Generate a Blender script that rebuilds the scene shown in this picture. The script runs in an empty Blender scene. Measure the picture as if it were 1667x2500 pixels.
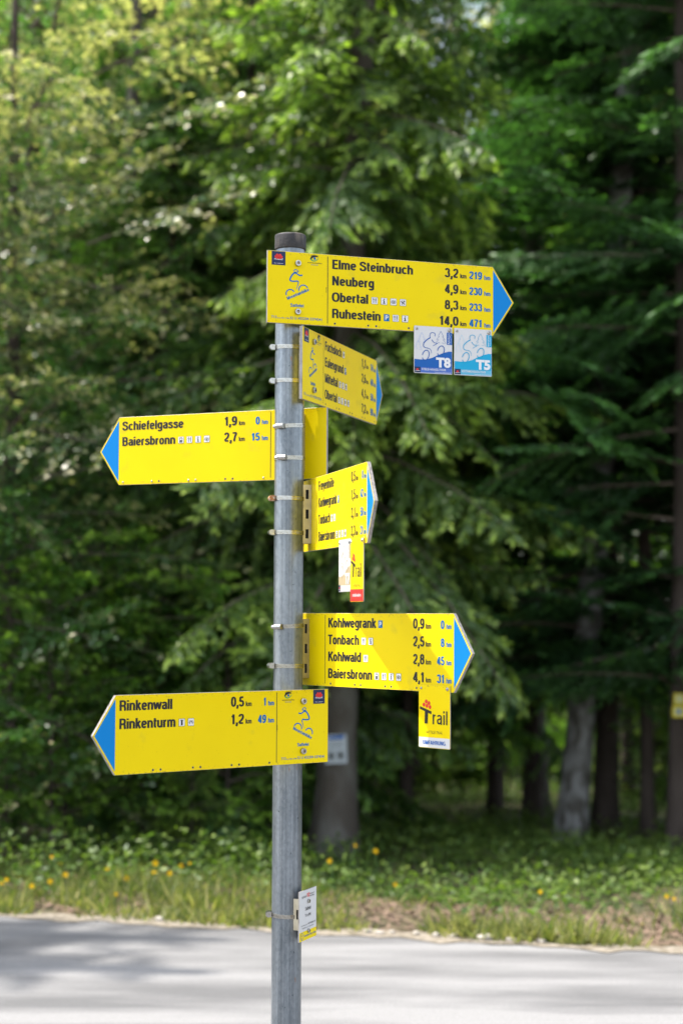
import bpy, bmesh, math, random
import numpy as np
from mathutils import Vector, Matrix
R = math.radians
random.seed(7)
rng = np.random.default_rng(11)
scene = bpy.context.scene
col = scene.collection

# ------------------------------------------------------------------ camera
EYE = 1.65
F_PX, PITCH, ROLL = 4175.4, 0.0594957, 0.003813      # photo 1667 x 2500
cam_d = bpy.data.cameras.new('camera'); cam = bpy.data.objects.new('camera', cam_d); col.objects.link(cam)
scene.camera = cam
right = Vector((1, 0, 0)); fwd = Vector((0, math.cos(PITCH), math.sin(PITCH))); up = Vector((0, -math.sin(PITCH), math.cos(PITCH)))
r2 = right * math.cos(ROLL) + up * math.sin(ROLL); u2 = up * math.cos(ROLL) - right * math.sin(ROLL)
m = Matrix((r2, u2, -fwd)).transposed().to_4x4(); m.translation = Vector((0, 0, EYE)); cam.matrix_world = m
cam_d.sensor_fit = 'VERTICAL'; cam_d.sensor_height = 36; cam_d.sensor_width = 24
cam_d.lens = F_PX * 36 / 2500
cam_d.clip_start = 0.1; cam_d.clip_end = 2000
cam_d.dof.use_dof = True; cam_d.dof.focus_distance = 5.02; cam_d.dof.aperture_fstop = 1.9
cam_d.dof.aperture_blades = 9
scene.render.resolution_x = 682; scene.render.resolution_y = 1024

# ------------------------------------------------------------------ light
SUN_AZ, SUN_EL = R(-82), R(64)                        # azimuth from +Y towards +X
world = bpy.data.worlds.new('World'); scene.world = world; world.use_nodes = True
wn = world.node_tree; bg = wn.nodes['Background']
sky = wn.nodes.new('ShaderNodeTexSky'); sky.sky_type = 'NISHITA'; sky.sun_disc = False
sky.sun_elevation = SUN_EL; sky.sun_rotation = SUN_AZ; sky.altitude = 700; sky.air_density = 1.0; sky.dust_density = 2.5
desat = wn.nodes.new('ShaderNodeHueSaturation'); desat.inputs['Saturation'].default_value = 0.50    # desaturation added to make the sky's fill light less blue
wn.links.new(sky.outputs[0], desat.inputs['Color']); wn.links.new(desat.outputs[0], bg.inputs[0]); bg.inputs[1].default_value = 0.15
sd = bpy.data.lights.new('sun', 'SUN'); sd.energy = 2.7; sd.angle = R(0.53); sd.color = (1.0, 0.95, 0.87)
sun = bpy.data.objects.new('sun', sd); col.objects.link(sun)
sdir = Vector((math.cos(SUN_EL) * math.sin(SUN_AZ), math.cos(SUN_EL) * math.cos(SUN_AZ), math.sin(SUN_EL)))
sun.rotation_euler = sdir.to_track_quat('Z', 'Y').to_euler()
vs = scene.view_settings; vs.view_transform = 'Standard'; vs.look = 'None'; vs.exposure = 1.72; vs.gamma = 1.0; vs.use_curve_mapping = False
scene.render.engine = 'CYCLES'
scene.cycles.max_bounces = 8; scene.cycles.diffuse_bounces = 4; scene.cycles.glossy_bounces = 3; scene.cycles.transmission_bounces = 4

# ------------------------------------------------------------------ helpers
def ray(vx, vy):
    dx, dy = vx * 1.06314 - 833.5, vy * 1.06293 - 1250
    c, s = math.cos(-ROLL), math.sin(-ROLL); dx, dy = dx * c - dy * s, dx * s + dy * c
    x, w = dx / F_PX, -dy / F_PX
    cp, sp = math.cos(PITCH), math.sin(PITCH)
    return Vector((x, cp - w * sp, sp + w * cp))
def V(vx, vy, Y):                      # a point of the photograph (1568 px wide view) at depth Y
    r = ray(vx, vy); return Vector((r.x / r.y * Y, Y, EYE + r.z / r.y * Y))
def tag(o, label=None, cat=None, group=None, kind=None):
    if label: o['label'] = label
    if cat: o['category'] = cat
    if group: o['group'] = group
    if kind: o['kind'] = kind
    return o
def empty(name, loc, rz=0.0):
    o = bpy.data.objects.new(name, None); col.objects.link(o); o.empty_display_size = 0.1
    o.location = loc; o.rotation_euler = (0, 0, rz); return o
def link(name, me, parent=None):
    o = bpy.data.objects.new(name, me); col.objects.link(o)
    if parent is not None: o.parent = parent
    return o
def meshobj(name, verts, faces, mats, parent=None, fm=None, smooth=False):
    me = bpy.data.meshes.new(name); me.from_pydata([tuple(v) for v in verts], [], faces)
    for m_ in (mats if isinstance(mats, (list, tuple)) else [mats]): me.materials.append(m_)
    if fm is not None: me.polygons.foreach_set('material_index', fm)
    if smooth: me.polygons.foreach_set('use_smooth', [True] * len(me.polygons))
    me.update(); return link(name, me, parent)
def copy_tree(o, parent=None):
    c = o.copy(); col.objects.link(c)
    if parent is not None: c.parent = parent
    for ch in o.children: copy_tree(ch, c)
    return c

# ------------------------------------------------------------------ materials
MATS = {}
def pmat(name, color, rough=0.6, metal=0.0, spec=0.28, noise=None, bump=None):
    if name in MATS: return MATS[name]
    mt = bpy.data.materials.new(name); mt.use_nodes = True; nt = mt.node_tree; b = nt.nodes['Principled BSDF']
    b.inputs['Base Color'].default_value = (*color, 1); b.inputs['Roughness'].default_value = rough
    b.inputs['Metallic'].default_value = metal; b.inputs['Specular IOR Level'].default_value = spec
    tc = nt.nodes.new('ShaderNodeTexCoord')
    if noise:
        sc, c2, lo, hi, stretch = noise
        mp = nt.nodes.new('ShaderNodeMapping'); mp.inputs['Scale'].default_value = stretch
        nz = nt.nodes.new('ShaderNodeTexNoise'); nz.inputs['Scale'].default_value = sc; nz.inputs['Detail'].default_value = 6
        rp = nt.nodes.new('ShaderNodeMapRange'); rp.inputs['From Min'].default_value = lo; rp.inputs['From Max'].default_value = hi
        mx = nt.nodes.new('ShaderNodeMix'); mx.data_type = 'RGBA'; mx.inputs[6].default_value = (*color, 1); mx.inputs[7].default_value = (*c2, 1)
        nt.links.new(tc.outputs['Object'], mp.inputs[0]); nt.links.new(mp.outputs[0], nz.inputs['Vector'])
        nt.links.new(nz.outputs['Fac'], rp.inputs[0]); nt.links.new(rp.outputs[0], mx.inputs[0]); nt.links.new(mx.outputs[2], b.inputs['Base Color'])
    if bump:
        sc, st, stretch = bump
        mp = nt.nodes.new('ShaderNodeMapping'); mp.inputs['Scale'].default_value = stretch
        nz = nt.nodes.new('ShaderNodeTexNoise'); nz.inputs['Scale'].default_value = sc; nz.inputs['Detail'].default_value = 5
        bp = nt.nodes.new('ShaderNodeBump'); bp.inputs['Strength'].default_value = st; bp.inputs['Distance'].default_value = 0.01
        nt.links.new(tc.outputs['Object'], mp.inputs[0]); nt.links.new(mp.outputs[0], nz.inputs['Vector'])
        nt.links.new(nz.outputs['Fac'], bp.inputs['Height']); nt.links.new(bp.outputs[0], b.inputs['Normal'])
    MATS[name] = mt; return mt

def yellow_mat():
    """Weathered yellow plate: specks of dirt that thicken towards the edges come from a worn noise."""
    mt = bpy.data.materials.new('yellow_plate'); mt.use_nodes = True; nt = mt.node_tree; b = nt.nodes['Principled BSDF']
    b.inputs['Roughness'].default_value = 0.42; b.inputs['Specular IOR Level'].default_value = 0.12
    tc = nt.nodes.new('ShaderNodeTexCoord')
    def nz(scale, lo, hi, detail=3):
        n = nt.nodes.new('ShaderNodeTexNoise'); n.inputs['Scale'].default_value = scale; n.inputs['Detail'].default_value = detail
        nt.links.new(tc.outputs['Object'], n.inputs['Vector'])
        r = nt.nodes.new('ShaderNodeMapRange'); r.inputs['From Min'].default_value = lo; r.inputs['From Max'].default_value = hi
        nt.links.new(n.outputs['Fac'], r.inputs[0]); return r.outputs[0]
    def mix(f, a, c):
        mx = nt.nodes.new('ShaderNodeMix'); mx.data_type = 'RGBA'; mx.inputs[7].default_value = (*c, 1); nt.links.new(f, mx.inputs[0])
        if isinstance(a, tuple): mx.inputs[6].default_value = (*a, 1)
        else: nt.links.new(a, mx.inputs[6])
        return mx.outputs[2]
    c1 = mix(nz(6, 0.35, 0.7), (0.75, 0.562, 0.0), (0.72, 0.532, 0.0))
    c2 = mix(nz(260, 0.72, 0.77), c1, (0.25, 0.19, 0.03))
    sx = nt.nodes.new('ShaderNodeSeparateXYZ'); nt.links.new(tc.outputs['Object'], sx.inputs[0])
    a = nt.nodes.new('ShaderNodeMath'); a.operation = 'ADD'; a.inputs[1].default_value = .109; nt.links.new(sx.outputs[2], a.inputs[0])
    ab = nt.nodes.new('ShaderNodeMath'); ab.operation = 'ABSOLUTE'; nt.links.new(a.outputs[0], ab.inputs[0])
    mr = nt.nodes.new('ShaderNodeMapRange'); mr.inputs['From Min'].default_value = .095; mr.inputs['From Max'].default_value = .112; nt.links.new(ab.outputs[0], mr.inputs[0])
    ml = nt.nodes.new('ShaderNodeMath'); ml.operation = 'MULTIPLY'; nt.links.new(mr.outputs[0], ml.inputs[0]); nt.links.new(nz(150, .56, .70, 6), ml.inputs[1])
    c3 = mix(ml.outputs[0], c2, (0.22, 0.16, 0.035))
    nt.links.new(mix(nz(14, .62, .90, 8), c3, (0.50, 0.39, 0.03)), b.inputs['Base Color']); return mt

YEL = yellow_mat()
BLACK = pmat('black_print', (0.012, 0.012, 0.013), 0.5, spec=.3)
BLUE = pmat('blue_print', (0.0, 0.185, 0.50), 0.45, spec=.15)
BLUE2 = pmat('blue_lettering', (0.0, 0.125, 0.34), 0.45, spec=.15)
NAVY = pmat('navy_print', (0.008, 0.018, 0.062), 0.4)
DBLUE = pmat('deep_blue_print', (0.0, 0.085, 0.33), 0.4)
LBLUE = pmat('band_blue_print', (0.06, 0.13, 0.42), 0.4)
CYAN = pmat('cyan_print', (0.0, 0.30, 0.50), 0.4)
LCYAN = pmat('pale_cyan_print', (0.10, 0.38, 0.53), 0.4)
BEIGE = pmat('beige_print', (0.42, 0.33, 0.19), 0.4)
LBEIGE = pmat('pale_beige_print', (0.62, 0.55, 0.44), 0.4)
WHITE = pmat('white_plate', (0.57, 0.555, 0.54), 0.4, spec=.2)
WPRINT = pmat('white_print', (0.66, 0.65, 0.64), 0.4)
PALEB = pmat('pale_blue_line', (0.30, 0.40, 0.65), 0.4)
PALEC = pmat('pale_cyan_line', (0.35, 0.60, 0.72), 0.4)
RED = pmat('red_print', (0.62, 0.025, 0.02), 0.4)
GREEN = pmat('green_print', (0.06, 0.30, 0.08), 0.4)
ALU = pmat('aluminium', (0.33, 0.33, 0.35), 0.5, 0.6, bump=(90, .4, (1, 1, 1)))
EDGE = pmat('aluminium_edge', (0.36, 0.33, 0.30), 0.55, 0.4, noise=(180, (0.22, 0.20, 0.18), .45, .62, (1, 1, .15)))
STEEL = pmat('stainless_steel', (0.40, 0.39, 0.36), 0.24, 0.95, noise=(120, (0.30, 0.27, 0.22), .5, .75, (1, 1, 1)))
BRACKET = pmat('bracket_metal', (0.52, 0.47, 0.36), 0.38, 0.85, noise=(30, (0.42, 0.37, 0.27), .4, .7, (1, 1, 1)))
RUST = pmat('rusty_steel', (0.36, 0.16, 0.06), 0.65, 0.4, noise=(120, (0.5, 0.42, 0.33), .45, .6, (1, 1, 1)))
DARK = pmat('recess_shade', (0.012, 0.011, 0.010), 0.8)  # near black that paints the shade inside holes, rivets and slots

def galv_mat():
    mt = bpy.data.materials.new('galvanised_steel'); mt.use_nodes = True; nt = mt.node_tree; b = nt.nodes['Principled BSDF']
    b.inputs['Metallic'].default_value = 0.6; b.inputs['Specular IOR Level'].default_value = 0.5
    tc = nt.nodes.new('ShaderNodeTexCoord')
    vo = nt.nodes.new('ShaderNodeTexVoronoi'); vo.inputs['Scale'].default_value = 190
    mp0 = nt.nodes.new('ShaderNodeMapping'); mp0.inputs['Scale'].default_value = (1, 1, .55)
    nt.links.new(tc.outputs['Object'], mp0.inputs[0]); nt.links.new(mp0.outputs[0], vo.inputs['Vector'])
    n1 = nt.nodes.new('ShaderNodeTexNoise'); n1.inputs['Scale'].default_value = 7; n1.inputs['Detail'].default_value = 8; n1.inputs['Roughness'].default_value = .65
    mp = nt.nodes.new('ShaderNodeMapping'); mp.inputs['Scale'].default_value = (2.5, 2.5, 0.55)
    nt.links.new(tc.outputs['Object'], mp.inputs[0]); nt.links.new(mp.outputs[0], n1.inputs['Vector'])
    n2 = nt.nodes.new('ShaderNodeTexNoise'); n2.inputs['Scale'].default_value = 60; n2.inputs['Detail'].default_value = 6
    mp2 = nt.nodes.new('ShaderNodeMapping'); mp2.inputs['Scale'].default_value = (1, 1, 1.0)
    nt.links.new(tc.outputs['Object'], mp2.inputs[0]); nt.links.new(mp2.outputs[0], n2.inputs['Vector'])
    cr = nt.nodes.new('ShaderNodeValToRGB'); cr.color_ramp.elements[0].position = .30; cr.color_ramp.elements[1].position = .72
    cr.color_ramp.elements[0].color = (0.112, 0.130, 0.148, 1); cr.color_ramp.elements[1].color = (0.240, 0.262, 0.282, 1)
    a1 = nt.nodes.new('ShaderNodeMath'); a1.operation = 'MULTIPLY_ADD'; a1.inputs[1].default_value = .16
    a2 = nt.nodes.new('ShaderNodeMath'); a2.operation = 'MULTIPLY_ADD'; a2.inputs[1].default_value = .22
    bw = nt.nodes.new('ShaderNodeRGBToBW'); nt.links.new(vo.outputs['Color'], bw.inputs[0])
    nt.links.new(bw.outputs[0], a1.inputs[0]); nt.links.new(n1.outputs['Fac'], a1.inputs[2])
    nt.links.new(n2.outputs['Fac'], a2.inputs[0]); nt.links.new(a1.outputs[0], a2.inputs[2])
    s = nt.nodes.new('ShaderNodeMath'); s.operation = 'SUBTRACT'; s.inputs[1].default_value = .18; nt.links.new(a2.outputs[0], s.inputs[0])
    nt.links.new(s.outputs[0], cr.inputs[0])
    n3 = nt.nodes.new('ShaderNodeTexNoise'); n3.inputs['Scale'].default_value = 34; n3.inputs['Detail'].default_value = 2
    mp3 = nt.nodes.new('ShaderNodeMapping'); mp3.inputs['Scale'].default_value = (2.2, 2.2, .35); nt.links.new(tc.outputs['Object'], mp3.inputs[0]); nt.links.new(mp3.outputs[0], n3.inputs['Vector'])
    m3 = nt.nodes.new('ShaderNodeMapRange'); m3.inputs['From Min'].default_value = .73; m3.inputs['From Max'].default_value = .77; nt.links.new(n3.outputs['Fac'], m3.inputs[0])
    x3 = nt.nodes.new('ShaderNodeMix'); x3.data_type = 'RGBA'; x3.inputs[7].default_value = (.22, .12, .07, 1); nt.links.new(m3.outputs[0], x3.inputs[0]); nt.links.new(cr.outputs[0], x3.inputs[6])
    n4 = nt.nodes.new('ShaderNodeTexNoise'); n4.inputs['Scale'].default_value = 30; n4.inputs['Detail'].default_value = 4
    mp4 = nt.nodes.new('ShaderNodeMapping'); mp4.inputs['Scale'].default_value = (3, 3, .03); nt.links.new(tc.outputs['Object'], mp4.inputs[0]); nt.links.new(mp4.outputs[0], n4.inputs['Vector'])
    m4 = nt.nodes.new('ShaderNodeMapRange'); m4.inputs['From Min'].default_value = .35; m4.inputs['From Max'].default_value = .65; m4.inputs['To Min'].default_value = .78; m4.inputs['To Max'].default_value = 1.22; nt.links.new(n4.outputs['Fac'], m4.inputs[0])
    h4 = nt.nodes.new('ShaderNodeHueSaturation'); nt.links.new(m4.outputs[0], h4.inputs['Value']); nt.links.new(x3.outputs[2], h4.inputs['Color']); nt.links.new(h4.outputs[0], b.inputs['Base Color'])
    rr = nt.nodes.new('ShaderNodeMapRange'); rr.inputs['To Min'].default_value = .24; rr.inputs['To Max'].default_value = .36
    nt.links.new(n2.outputs['Fac'], rr.inputs[0]); nt.links.new(rr.outputs[0], b.inputs['Roughness'])
    bp = nt.nodes.new('ShaderNodeBump'); bp.inputs['Strength'].default_value = .05; bp.inputs['Distance'].default_value = .003
    nt.links.new(n1.outputs['Fac'], bp.inputs['Height']); nt.links.new(bp.outputs[0], b.inputs['Normal'])
    return mt
GALV = galv_mat()
CAPM = pmat('black_plastic_cap', (0.030, 0.027, 0.026), 0.55, noise=(26, (0.16, 0.13, 0.10), .55, .74, (1, 1, .35)), bump=(80, .3, (1, 1, 1)))

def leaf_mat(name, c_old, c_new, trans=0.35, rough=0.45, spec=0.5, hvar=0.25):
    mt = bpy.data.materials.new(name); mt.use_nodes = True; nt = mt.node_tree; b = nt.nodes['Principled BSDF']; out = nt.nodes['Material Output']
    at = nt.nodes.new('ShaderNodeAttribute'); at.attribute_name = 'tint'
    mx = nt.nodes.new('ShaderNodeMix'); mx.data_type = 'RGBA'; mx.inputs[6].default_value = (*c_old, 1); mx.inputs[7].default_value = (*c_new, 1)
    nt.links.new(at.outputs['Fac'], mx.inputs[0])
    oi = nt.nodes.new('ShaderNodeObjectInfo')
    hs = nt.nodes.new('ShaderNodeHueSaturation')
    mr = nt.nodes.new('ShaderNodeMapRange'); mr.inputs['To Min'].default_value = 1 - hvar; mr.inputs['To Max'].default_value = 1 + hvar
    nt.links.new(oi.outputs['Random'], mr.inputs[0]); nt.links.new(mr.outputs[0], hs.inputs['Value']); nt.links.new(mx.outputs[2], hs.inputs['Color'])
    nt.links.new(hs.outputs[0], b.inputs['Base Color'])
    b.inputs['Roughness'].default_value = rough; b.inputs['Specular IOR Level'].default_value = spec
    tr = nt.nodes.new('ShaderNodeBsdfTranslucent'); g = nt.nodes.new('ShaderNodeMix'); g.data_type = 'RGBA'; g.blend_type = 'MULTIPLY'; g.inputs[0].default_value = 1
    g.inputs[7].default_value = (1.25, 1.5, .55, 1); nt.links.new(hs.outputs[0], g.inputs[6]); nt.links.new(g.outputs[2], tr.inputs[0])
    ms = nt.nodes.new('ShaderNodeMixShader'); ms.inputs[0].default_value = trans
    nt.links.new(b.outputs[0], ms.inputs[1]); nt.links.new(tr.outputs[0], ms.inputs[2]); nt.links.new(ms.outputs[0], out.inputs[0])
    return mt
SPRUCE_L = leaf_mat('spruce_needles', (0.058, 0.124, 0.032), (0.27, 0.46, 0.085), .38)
SPRUCE_Y = leaf_mat('sunny_spruce_needles', (0.062, 0.118, 0.026), (0.40, 0.53, 0.09), .40)  # yellower, lighter copy of the spruce needles: sunlight put into the colour
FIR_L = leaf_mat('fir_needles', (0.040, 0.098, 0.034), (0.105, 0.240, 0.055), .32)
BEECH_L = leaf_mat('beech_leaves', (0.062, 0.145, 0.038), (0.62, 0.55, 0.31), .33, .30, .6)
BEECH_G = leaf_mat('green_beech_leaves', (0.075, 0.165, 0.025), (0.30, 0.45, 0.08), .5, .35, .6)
HERB_L = leaf_mat('herb_leaves', (0.065, 0.125, 0.026), (0.20, 0.27, 0.05), .4, .5, .4, .15)
GRASS_L = leaf_mat('grass_blades', (0.085, 0.125, 0.030), (0.42, 0.37, 0.15), .4, .5, .4, .1)
BARK = pmat('spruce_bark', (0.080, 0.066, 0.054), 0.9, noise=(5, (0.125, 0.115, 0.10), .42, .58, (1, 1, .5)), bump=(30, 1, (1, 1, .35)))
BARKD = pmat('dark_bark', (0.050, 0.038, 0.030), 0.9, noise=(6, (0.085, 0.065, 0.055), .4, .7, (1, 1, .3)), bump=(30, 1, (1, 1, .3)))
BARKG = pmat('grey_bark', (0.24, 0.235, 0.225), 0.85, noise=(9, (0.09, 0.082, 0.07), .44, .60, (1, 1, .6)), bump=(24, .8, (1, 1, .5)))
WOOD = pmat('branch_wood', (0.11, 0.085, 0.065), 0.9)
PETAL = pmat('yellow_petals', (0.60, 0.38, 0.0), 0.6, spec=.1)
STONE = pmat('pale_stone', (0.42, 0.38, 0.33), 0.85, noise=(14, (0.28, 0.25, 0.21), .4, .7, (1, 1, 1)))

# ------------------------------------------------------------------ setting
def edge_y(x): return 8.92 - 0.272 * x - (0.12 * (-2.6 - x) ** 2 if -12 < x < -2.6 else (10.6 if x <= -12 else 0))                # far edge of the road
def ground_z(x, y):
    d = y - edge_y(x)
    z = -0.02 if d < 0 else -0.02 + 0.05 * math.exp(-((d - 0.9) / 0.6) ** 2)
    if d > 0: z -= min(d, 14) * 0.045
    if d > 0.3: z += 0.05 * math.sin(x * 1.7 + y * .9) * min(1, d) * .6
    if d > 24: z += (d - 24) * 0.06
    return z
def grid_sheet(name, xs, ys, fz, mat, kind):
    vs_ = [(x, y, fz(x, y)) for y in ys for x in xs]; n = len(xs)
    fs = [(j * n + i, j * n + i + 1, (j + 1) * n + i + 1, (j + 1) * n + i) for j in range(len(ys) - 1) for i in range(n - 1)]
    o = meshobj(name, vs_, fs, mat, smooth=True); tag(o, kind=kind); return o
def soil_mat():
    mt = bpy.data.materials.new('forest_soil'); mt.use_nodes = True; nt = mt.node_tree; b = nt.nodes['Principled BSDF']; b.inputs['Roughness'].default_value = .95
    tc = nt.nodes.new('ShaderNodeTexCoord'); n = nt.nodes.new('ShaderNodeTexNoise'); n.inputs['Scale'].default_value = 1.6; n.inputs['Detail'].default_value = 9
    cr = nt.nodes.new('ShaderNodeValToRGB'); e = cr.color_ramp.elements
    e[0].position = .35; e[0].color = (0.040, 0.055, 0.018, 1); e[1].position = .68; e[1].color = (0.17, 0.125, 0.075, 1)
    x = cr.color_ramp.elements.new(.5); x.color = (0.085, 0.075, 0.038, 1)
    nt.links.new(tc.outputs['Object'], n.inputs['Vector']); nt.links.new(n.outputs['Fac'], cr.inputs[0]); nt.links.new(cr.outputs[0], b.inputs['Base Color'])
    bp = nt.nodes.new('ShaderNodeBump'); bp.inputs['Strength'].default_value = .8; bp.inputs['Distance'].default_value = .05
    nt.links.new(n.outputs['Fac'], bp.inputs['Height']); nt.links.new(bp.outputs[0], b.inputs['Normal']); return mt
def asphalt_mat():
    mt = bpy.data.materials.new('shade_streaked_asphalt'); mt.use_nodes = True; nt = mt.node_tree; b = nt.nodes['Principled BSDF']; b.inputs['Roughness'].default_value = .85
    tc = nt.nodes.new('ShaderNodeTexCoord')
    mp = nt.nodes.new('ShaderNodeMapping'); mp.inputs['Scale'].default_value = (.35, 1.5, 1); mp.inputs['Rotation'].default_value = (0, 0, R(15))
    n = nt.nodes.new('ShaderNodeTexNoise'); n.inputs['Scale'].default_value = 1.7; n.inputs['Detail'].default_value = 5
    nt.links.new(tc.outputs['Object'], mp.inputs[0]); nt.links.new(mp.outputs[0], n.inputs['Vector'])
    cr = nt.nodes.new('ShaderNodeValToRGB'); e = cr.color_ramp.elements
    e[0].position = .38; e[0].color = (0.110, 0.108, 0.108, 1); e[1].position = .60; e[1].color = (0.222, 0.217, 0.214, 1)  # dark stretched streaks put dappled branch shade into the road colour
    n2 = nt.nodes.new('ShaderNodeTexNoise'); n2.inputs['Scale'].default_value = 220; n2.inputs['Detail'].default_value = 3; nt.links.new(tc.outputs['Object'], n2.inputs['Vector'])
    mx = nt.nodes.new('ShaderNodeMix'); mx.data_type = 'RGBA'; mx.blend_type = 'OVERLAY'; mx.inputs[0].default_value = .5
    nt.links.new(n.outputs['Fac'], cr.inputs[0]); nt.links.new(cr.outputs[0], mx.inputs[6]); nt.links.new(n2.outputs['Fac'], mx.inputs[7]); nt.links.new(mx.outputs[2], b.inputs['Base Color'])
    bp = nt.nodes.new('ShaderNodeBump'); bp.inputs['Strength'].default_value = .4; bp.inputs['Distance'].default_value = .004
    nt.links.new(n2.outputs['Fac'], bp.inputs['Height']); nt.links.new(bp.outputs[0], b.inputs['Normal']); return mt
xs = [-400, -150, -60, -30, -15, -10] + list(np.arange(-8, 8.01, .4)) + [10, 15, 30, 60, 150, 400]
ys = [-200, -60, -20, -5, 0, 3, 5] + list(np.arange(6, 22, .35)) + list(np.arange(22, 60, 3)) + [70, 90, 130, 200, 500]
grid_sheet('ground', xs, ys, lambda x, y: ground_z(max(-12, min(12, x)), min(y, 75)) , soil_mat(), 'structure')
def road():
    vv = []; ff = []; n = 0
    X = list(np.arange(-24, 24.1, .25)); 
    for i, x in enumerate(X):
        j = 0.05 * math.sin(x * 5.1) + .035 * math.sin(x * 13.7 + 1) + .02 * math.sin(x * 31)
        vv += [(x, -9 - .272 * x * .3, 0.006), (x, 5.0, 0.006), (x, edge_y(x) + j, 0.006)]
    for i in range(len(X) - 1):
        a = i * 3; ff += [(a, a + 3, a + 4, a + 1), (a + 1, a + 4, a + 5, a + 2)]
    o = meshobj('road', vv, ff, asphalt_mat()); tag(o, kind='structure')
road()
# strip of grit and needles along the far edge of the asphalt
vv = []; ff = []
X = np.arange(-10, 10, .1)
for i, x in enumerate(X):
    vv += [(x, edge_y(x) - .07 + .03 * math.sin(x * 9) + .03 * math.sin(x * 23) + .02 * math.sin(x * 47), 0.011), (x, edge_y(x) + .10 + .06 * math.sin(x * 4.2) + .04 * math.sin(x * 15), 0.011)]
    if i: ff.append((2 * i - 2, 2 * i, 2 * i + 1, 2 * i - 1))
tag(meshobj('grit_strip', vv, ff, pmat('grit', (0.27, 0.235, 0.19), .95, noise=(25, (0.15, 0.125, 0.085), .4, .65, (1, 1, 1)))), kind='structure')

# ------------------------------------------------------------------ foliage templates (numpy)
def unit(a): return a / np.maximum(np.linalg.norm(a, axis=-1, keepdims=True), 1e-9)
def diamonds(C, D, N, Ln, Wd):
    S = unit(np.cross(D, N)); L_ = Ln[:, None]; W_ = Wd[:, None]
    return np.stack([C, C + D * L_ * .5 + S * W_ * .5, C + D * L_, C + D * L_ * .5 - S * W_ * .5], 1)
def spruce_branch(L, seed, drape=.25, flat=False, step=.036):
    g = np.random.default_rng(seed); C = []; D = []; N = []; LN = []; WD = []; T = []
    s = .10
    side = 1
    while s < 1:
        ax = np.array([L * s, 0, L * (.10 * s - drape * s * s)]); slope = .10 - 2 * drape * s
        tl = min(.62, (.42 * L * (1 - s) + .12)) * g.uniform(.5, 1.15)
        ang = R(g.uniform(35, 75)) * side
        d = np.array([math.cos(ang), math.sin(ang), (slope * math.cos(ang)) + g.uniform(-.12, .04) - (0 if flat else g.uniform(.1, .75))]); d /= np.linalg.norm(d)
        k = int(tl / step) + 1
        for j in range(k):
            t = (j + .3) / k
            p = ax + d * tl * t + np.array([0, 0, -(.05 if flat else .22) * tl * t * t])
            for q in (-1, 1, 0):
                a2 = q * R(g.uniform(35, 60))
                h = np.array([d[0] * math.cos(a2) - d[1] * math.sin(a2), d[0] * math.sin(a2) + d[1] * math.cos(a2), d[2] + g.uniform(-.25, .12)])
                C.append(p); D.append(h); N.append([g.normal(0, .6), g.normal(0, .6), 1]); LN.append(g.uniform(.055, .11) * (1 if q else 1.2)); WD.append(g.uniform(.022, .035))
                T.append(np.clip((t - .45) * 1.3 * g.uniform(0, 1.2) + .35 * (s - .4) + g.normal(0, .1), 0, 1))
        s += .05 / L * g.uniform(.8, 1.2); side = -side
    C, D, N = map(np.array, (C, D, N)); D = unit(D); N = unit(N)
    axis = np.array([[L * q, 0, L * (.10 * q - drape * q * q)] for q in (0, .33, .66, 1)])
    return diamonds(C, D, N, np.array(LN), np.array(WD)), np.array(T), axis
def beech_branch(L, seed, lsize=.06, rise=.05):
    g = np.random.default_rng(seed); C = []; D = []; N = []; LN = []; WD = []; T = []
    s = .12; side = 1
    while s < 1:
        ax = np.array([L * s, .06 * math.sin(s * 7 + seed), L * (rise * s - .12 * s * s)])
        tl = min(.75, .5 * L * (1 - s) + .15) * g.uniform(.6, 1.2); ang = R(g.uniform(35, 65)) * side
        d = np.array([math.cos(ang), math.sin(ang), g.uniform(-.25, .15)]); d /= np.linalg.norm(d)
        k = int(tl / .05) + 1
        for j in range(k):
            t = (j + .5) / k; p = ax + d * tl * t + np.array([0, 0, -.12 * tl * t * t])
            for q in (-1, 1):
                if g.random() < .15: continue
                a2 = q * R(g.uniform(30, 75)); h = np.array([d[0] * math.cos(a2) - d[1] * math.sin(a2), d[0] * math.sin(a2) + d[1] * math.cos(a2), d[2] + g.uniform(-.5, .2)])
                sz = lsize * g.uniform(.7, 1.25)
                C.append(p + g.normal(0, .012, 3)); D.append(h); N.append([g.normal(0, .5), g.normal(0, .5), 1]); LN.append(sz * 1.2); WD.append(sz * .85)
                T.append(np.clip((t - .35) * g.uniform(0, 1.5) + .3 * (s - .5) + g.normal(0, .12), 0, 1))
        s += .10 / L * g.uniform(.8, 1.2); side = -side
    C, D, N = map(np.array, (C, D, N)); D = unit(D); N = unit(N)
    axis = np.array([[L * q, .06 * math.sin(q * 7 + seed), L * (rise * q - .12 * q * q)] for q in (0, .33, .66, 1)])
    return diamonds(C, D, N, np.array(LN), np.array(WD)), np.array(T), axis
def rotm(az, el, roll):
    return np.array((Matrix.Rotation(az, 3, 'Z') @ Matrix.Rotation(-el, 3, 'Y') @ Matrix.Rotation(roll, 3, 'X')))
def quads_mesh(name, Q, T, mat):
    n = len(Q); me = bpy.data.meshes.new(name); me.vertices.add(n * 4); me.loops.add(n * 4); me.polygons.add(n)
    me.vertices.foreach_set('co', Q.reshape(-1).astype(np.float32)); me.loops.foreach_set('vertex_index', np.arange(n * 4, dtype=np.int32))
    me.polygons.foreach_set('loop_start', np.arange(0, n * 4, 4, dtype=np.int32)); me.update(calc_edges=True)
    a = me.attributes.new('tint', 'FLOAT', 'POINT'); a.data.foreach_set('value', np.repeat(T, 4).astype(np.float32)); me.materials.append(mat); return me
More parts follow.
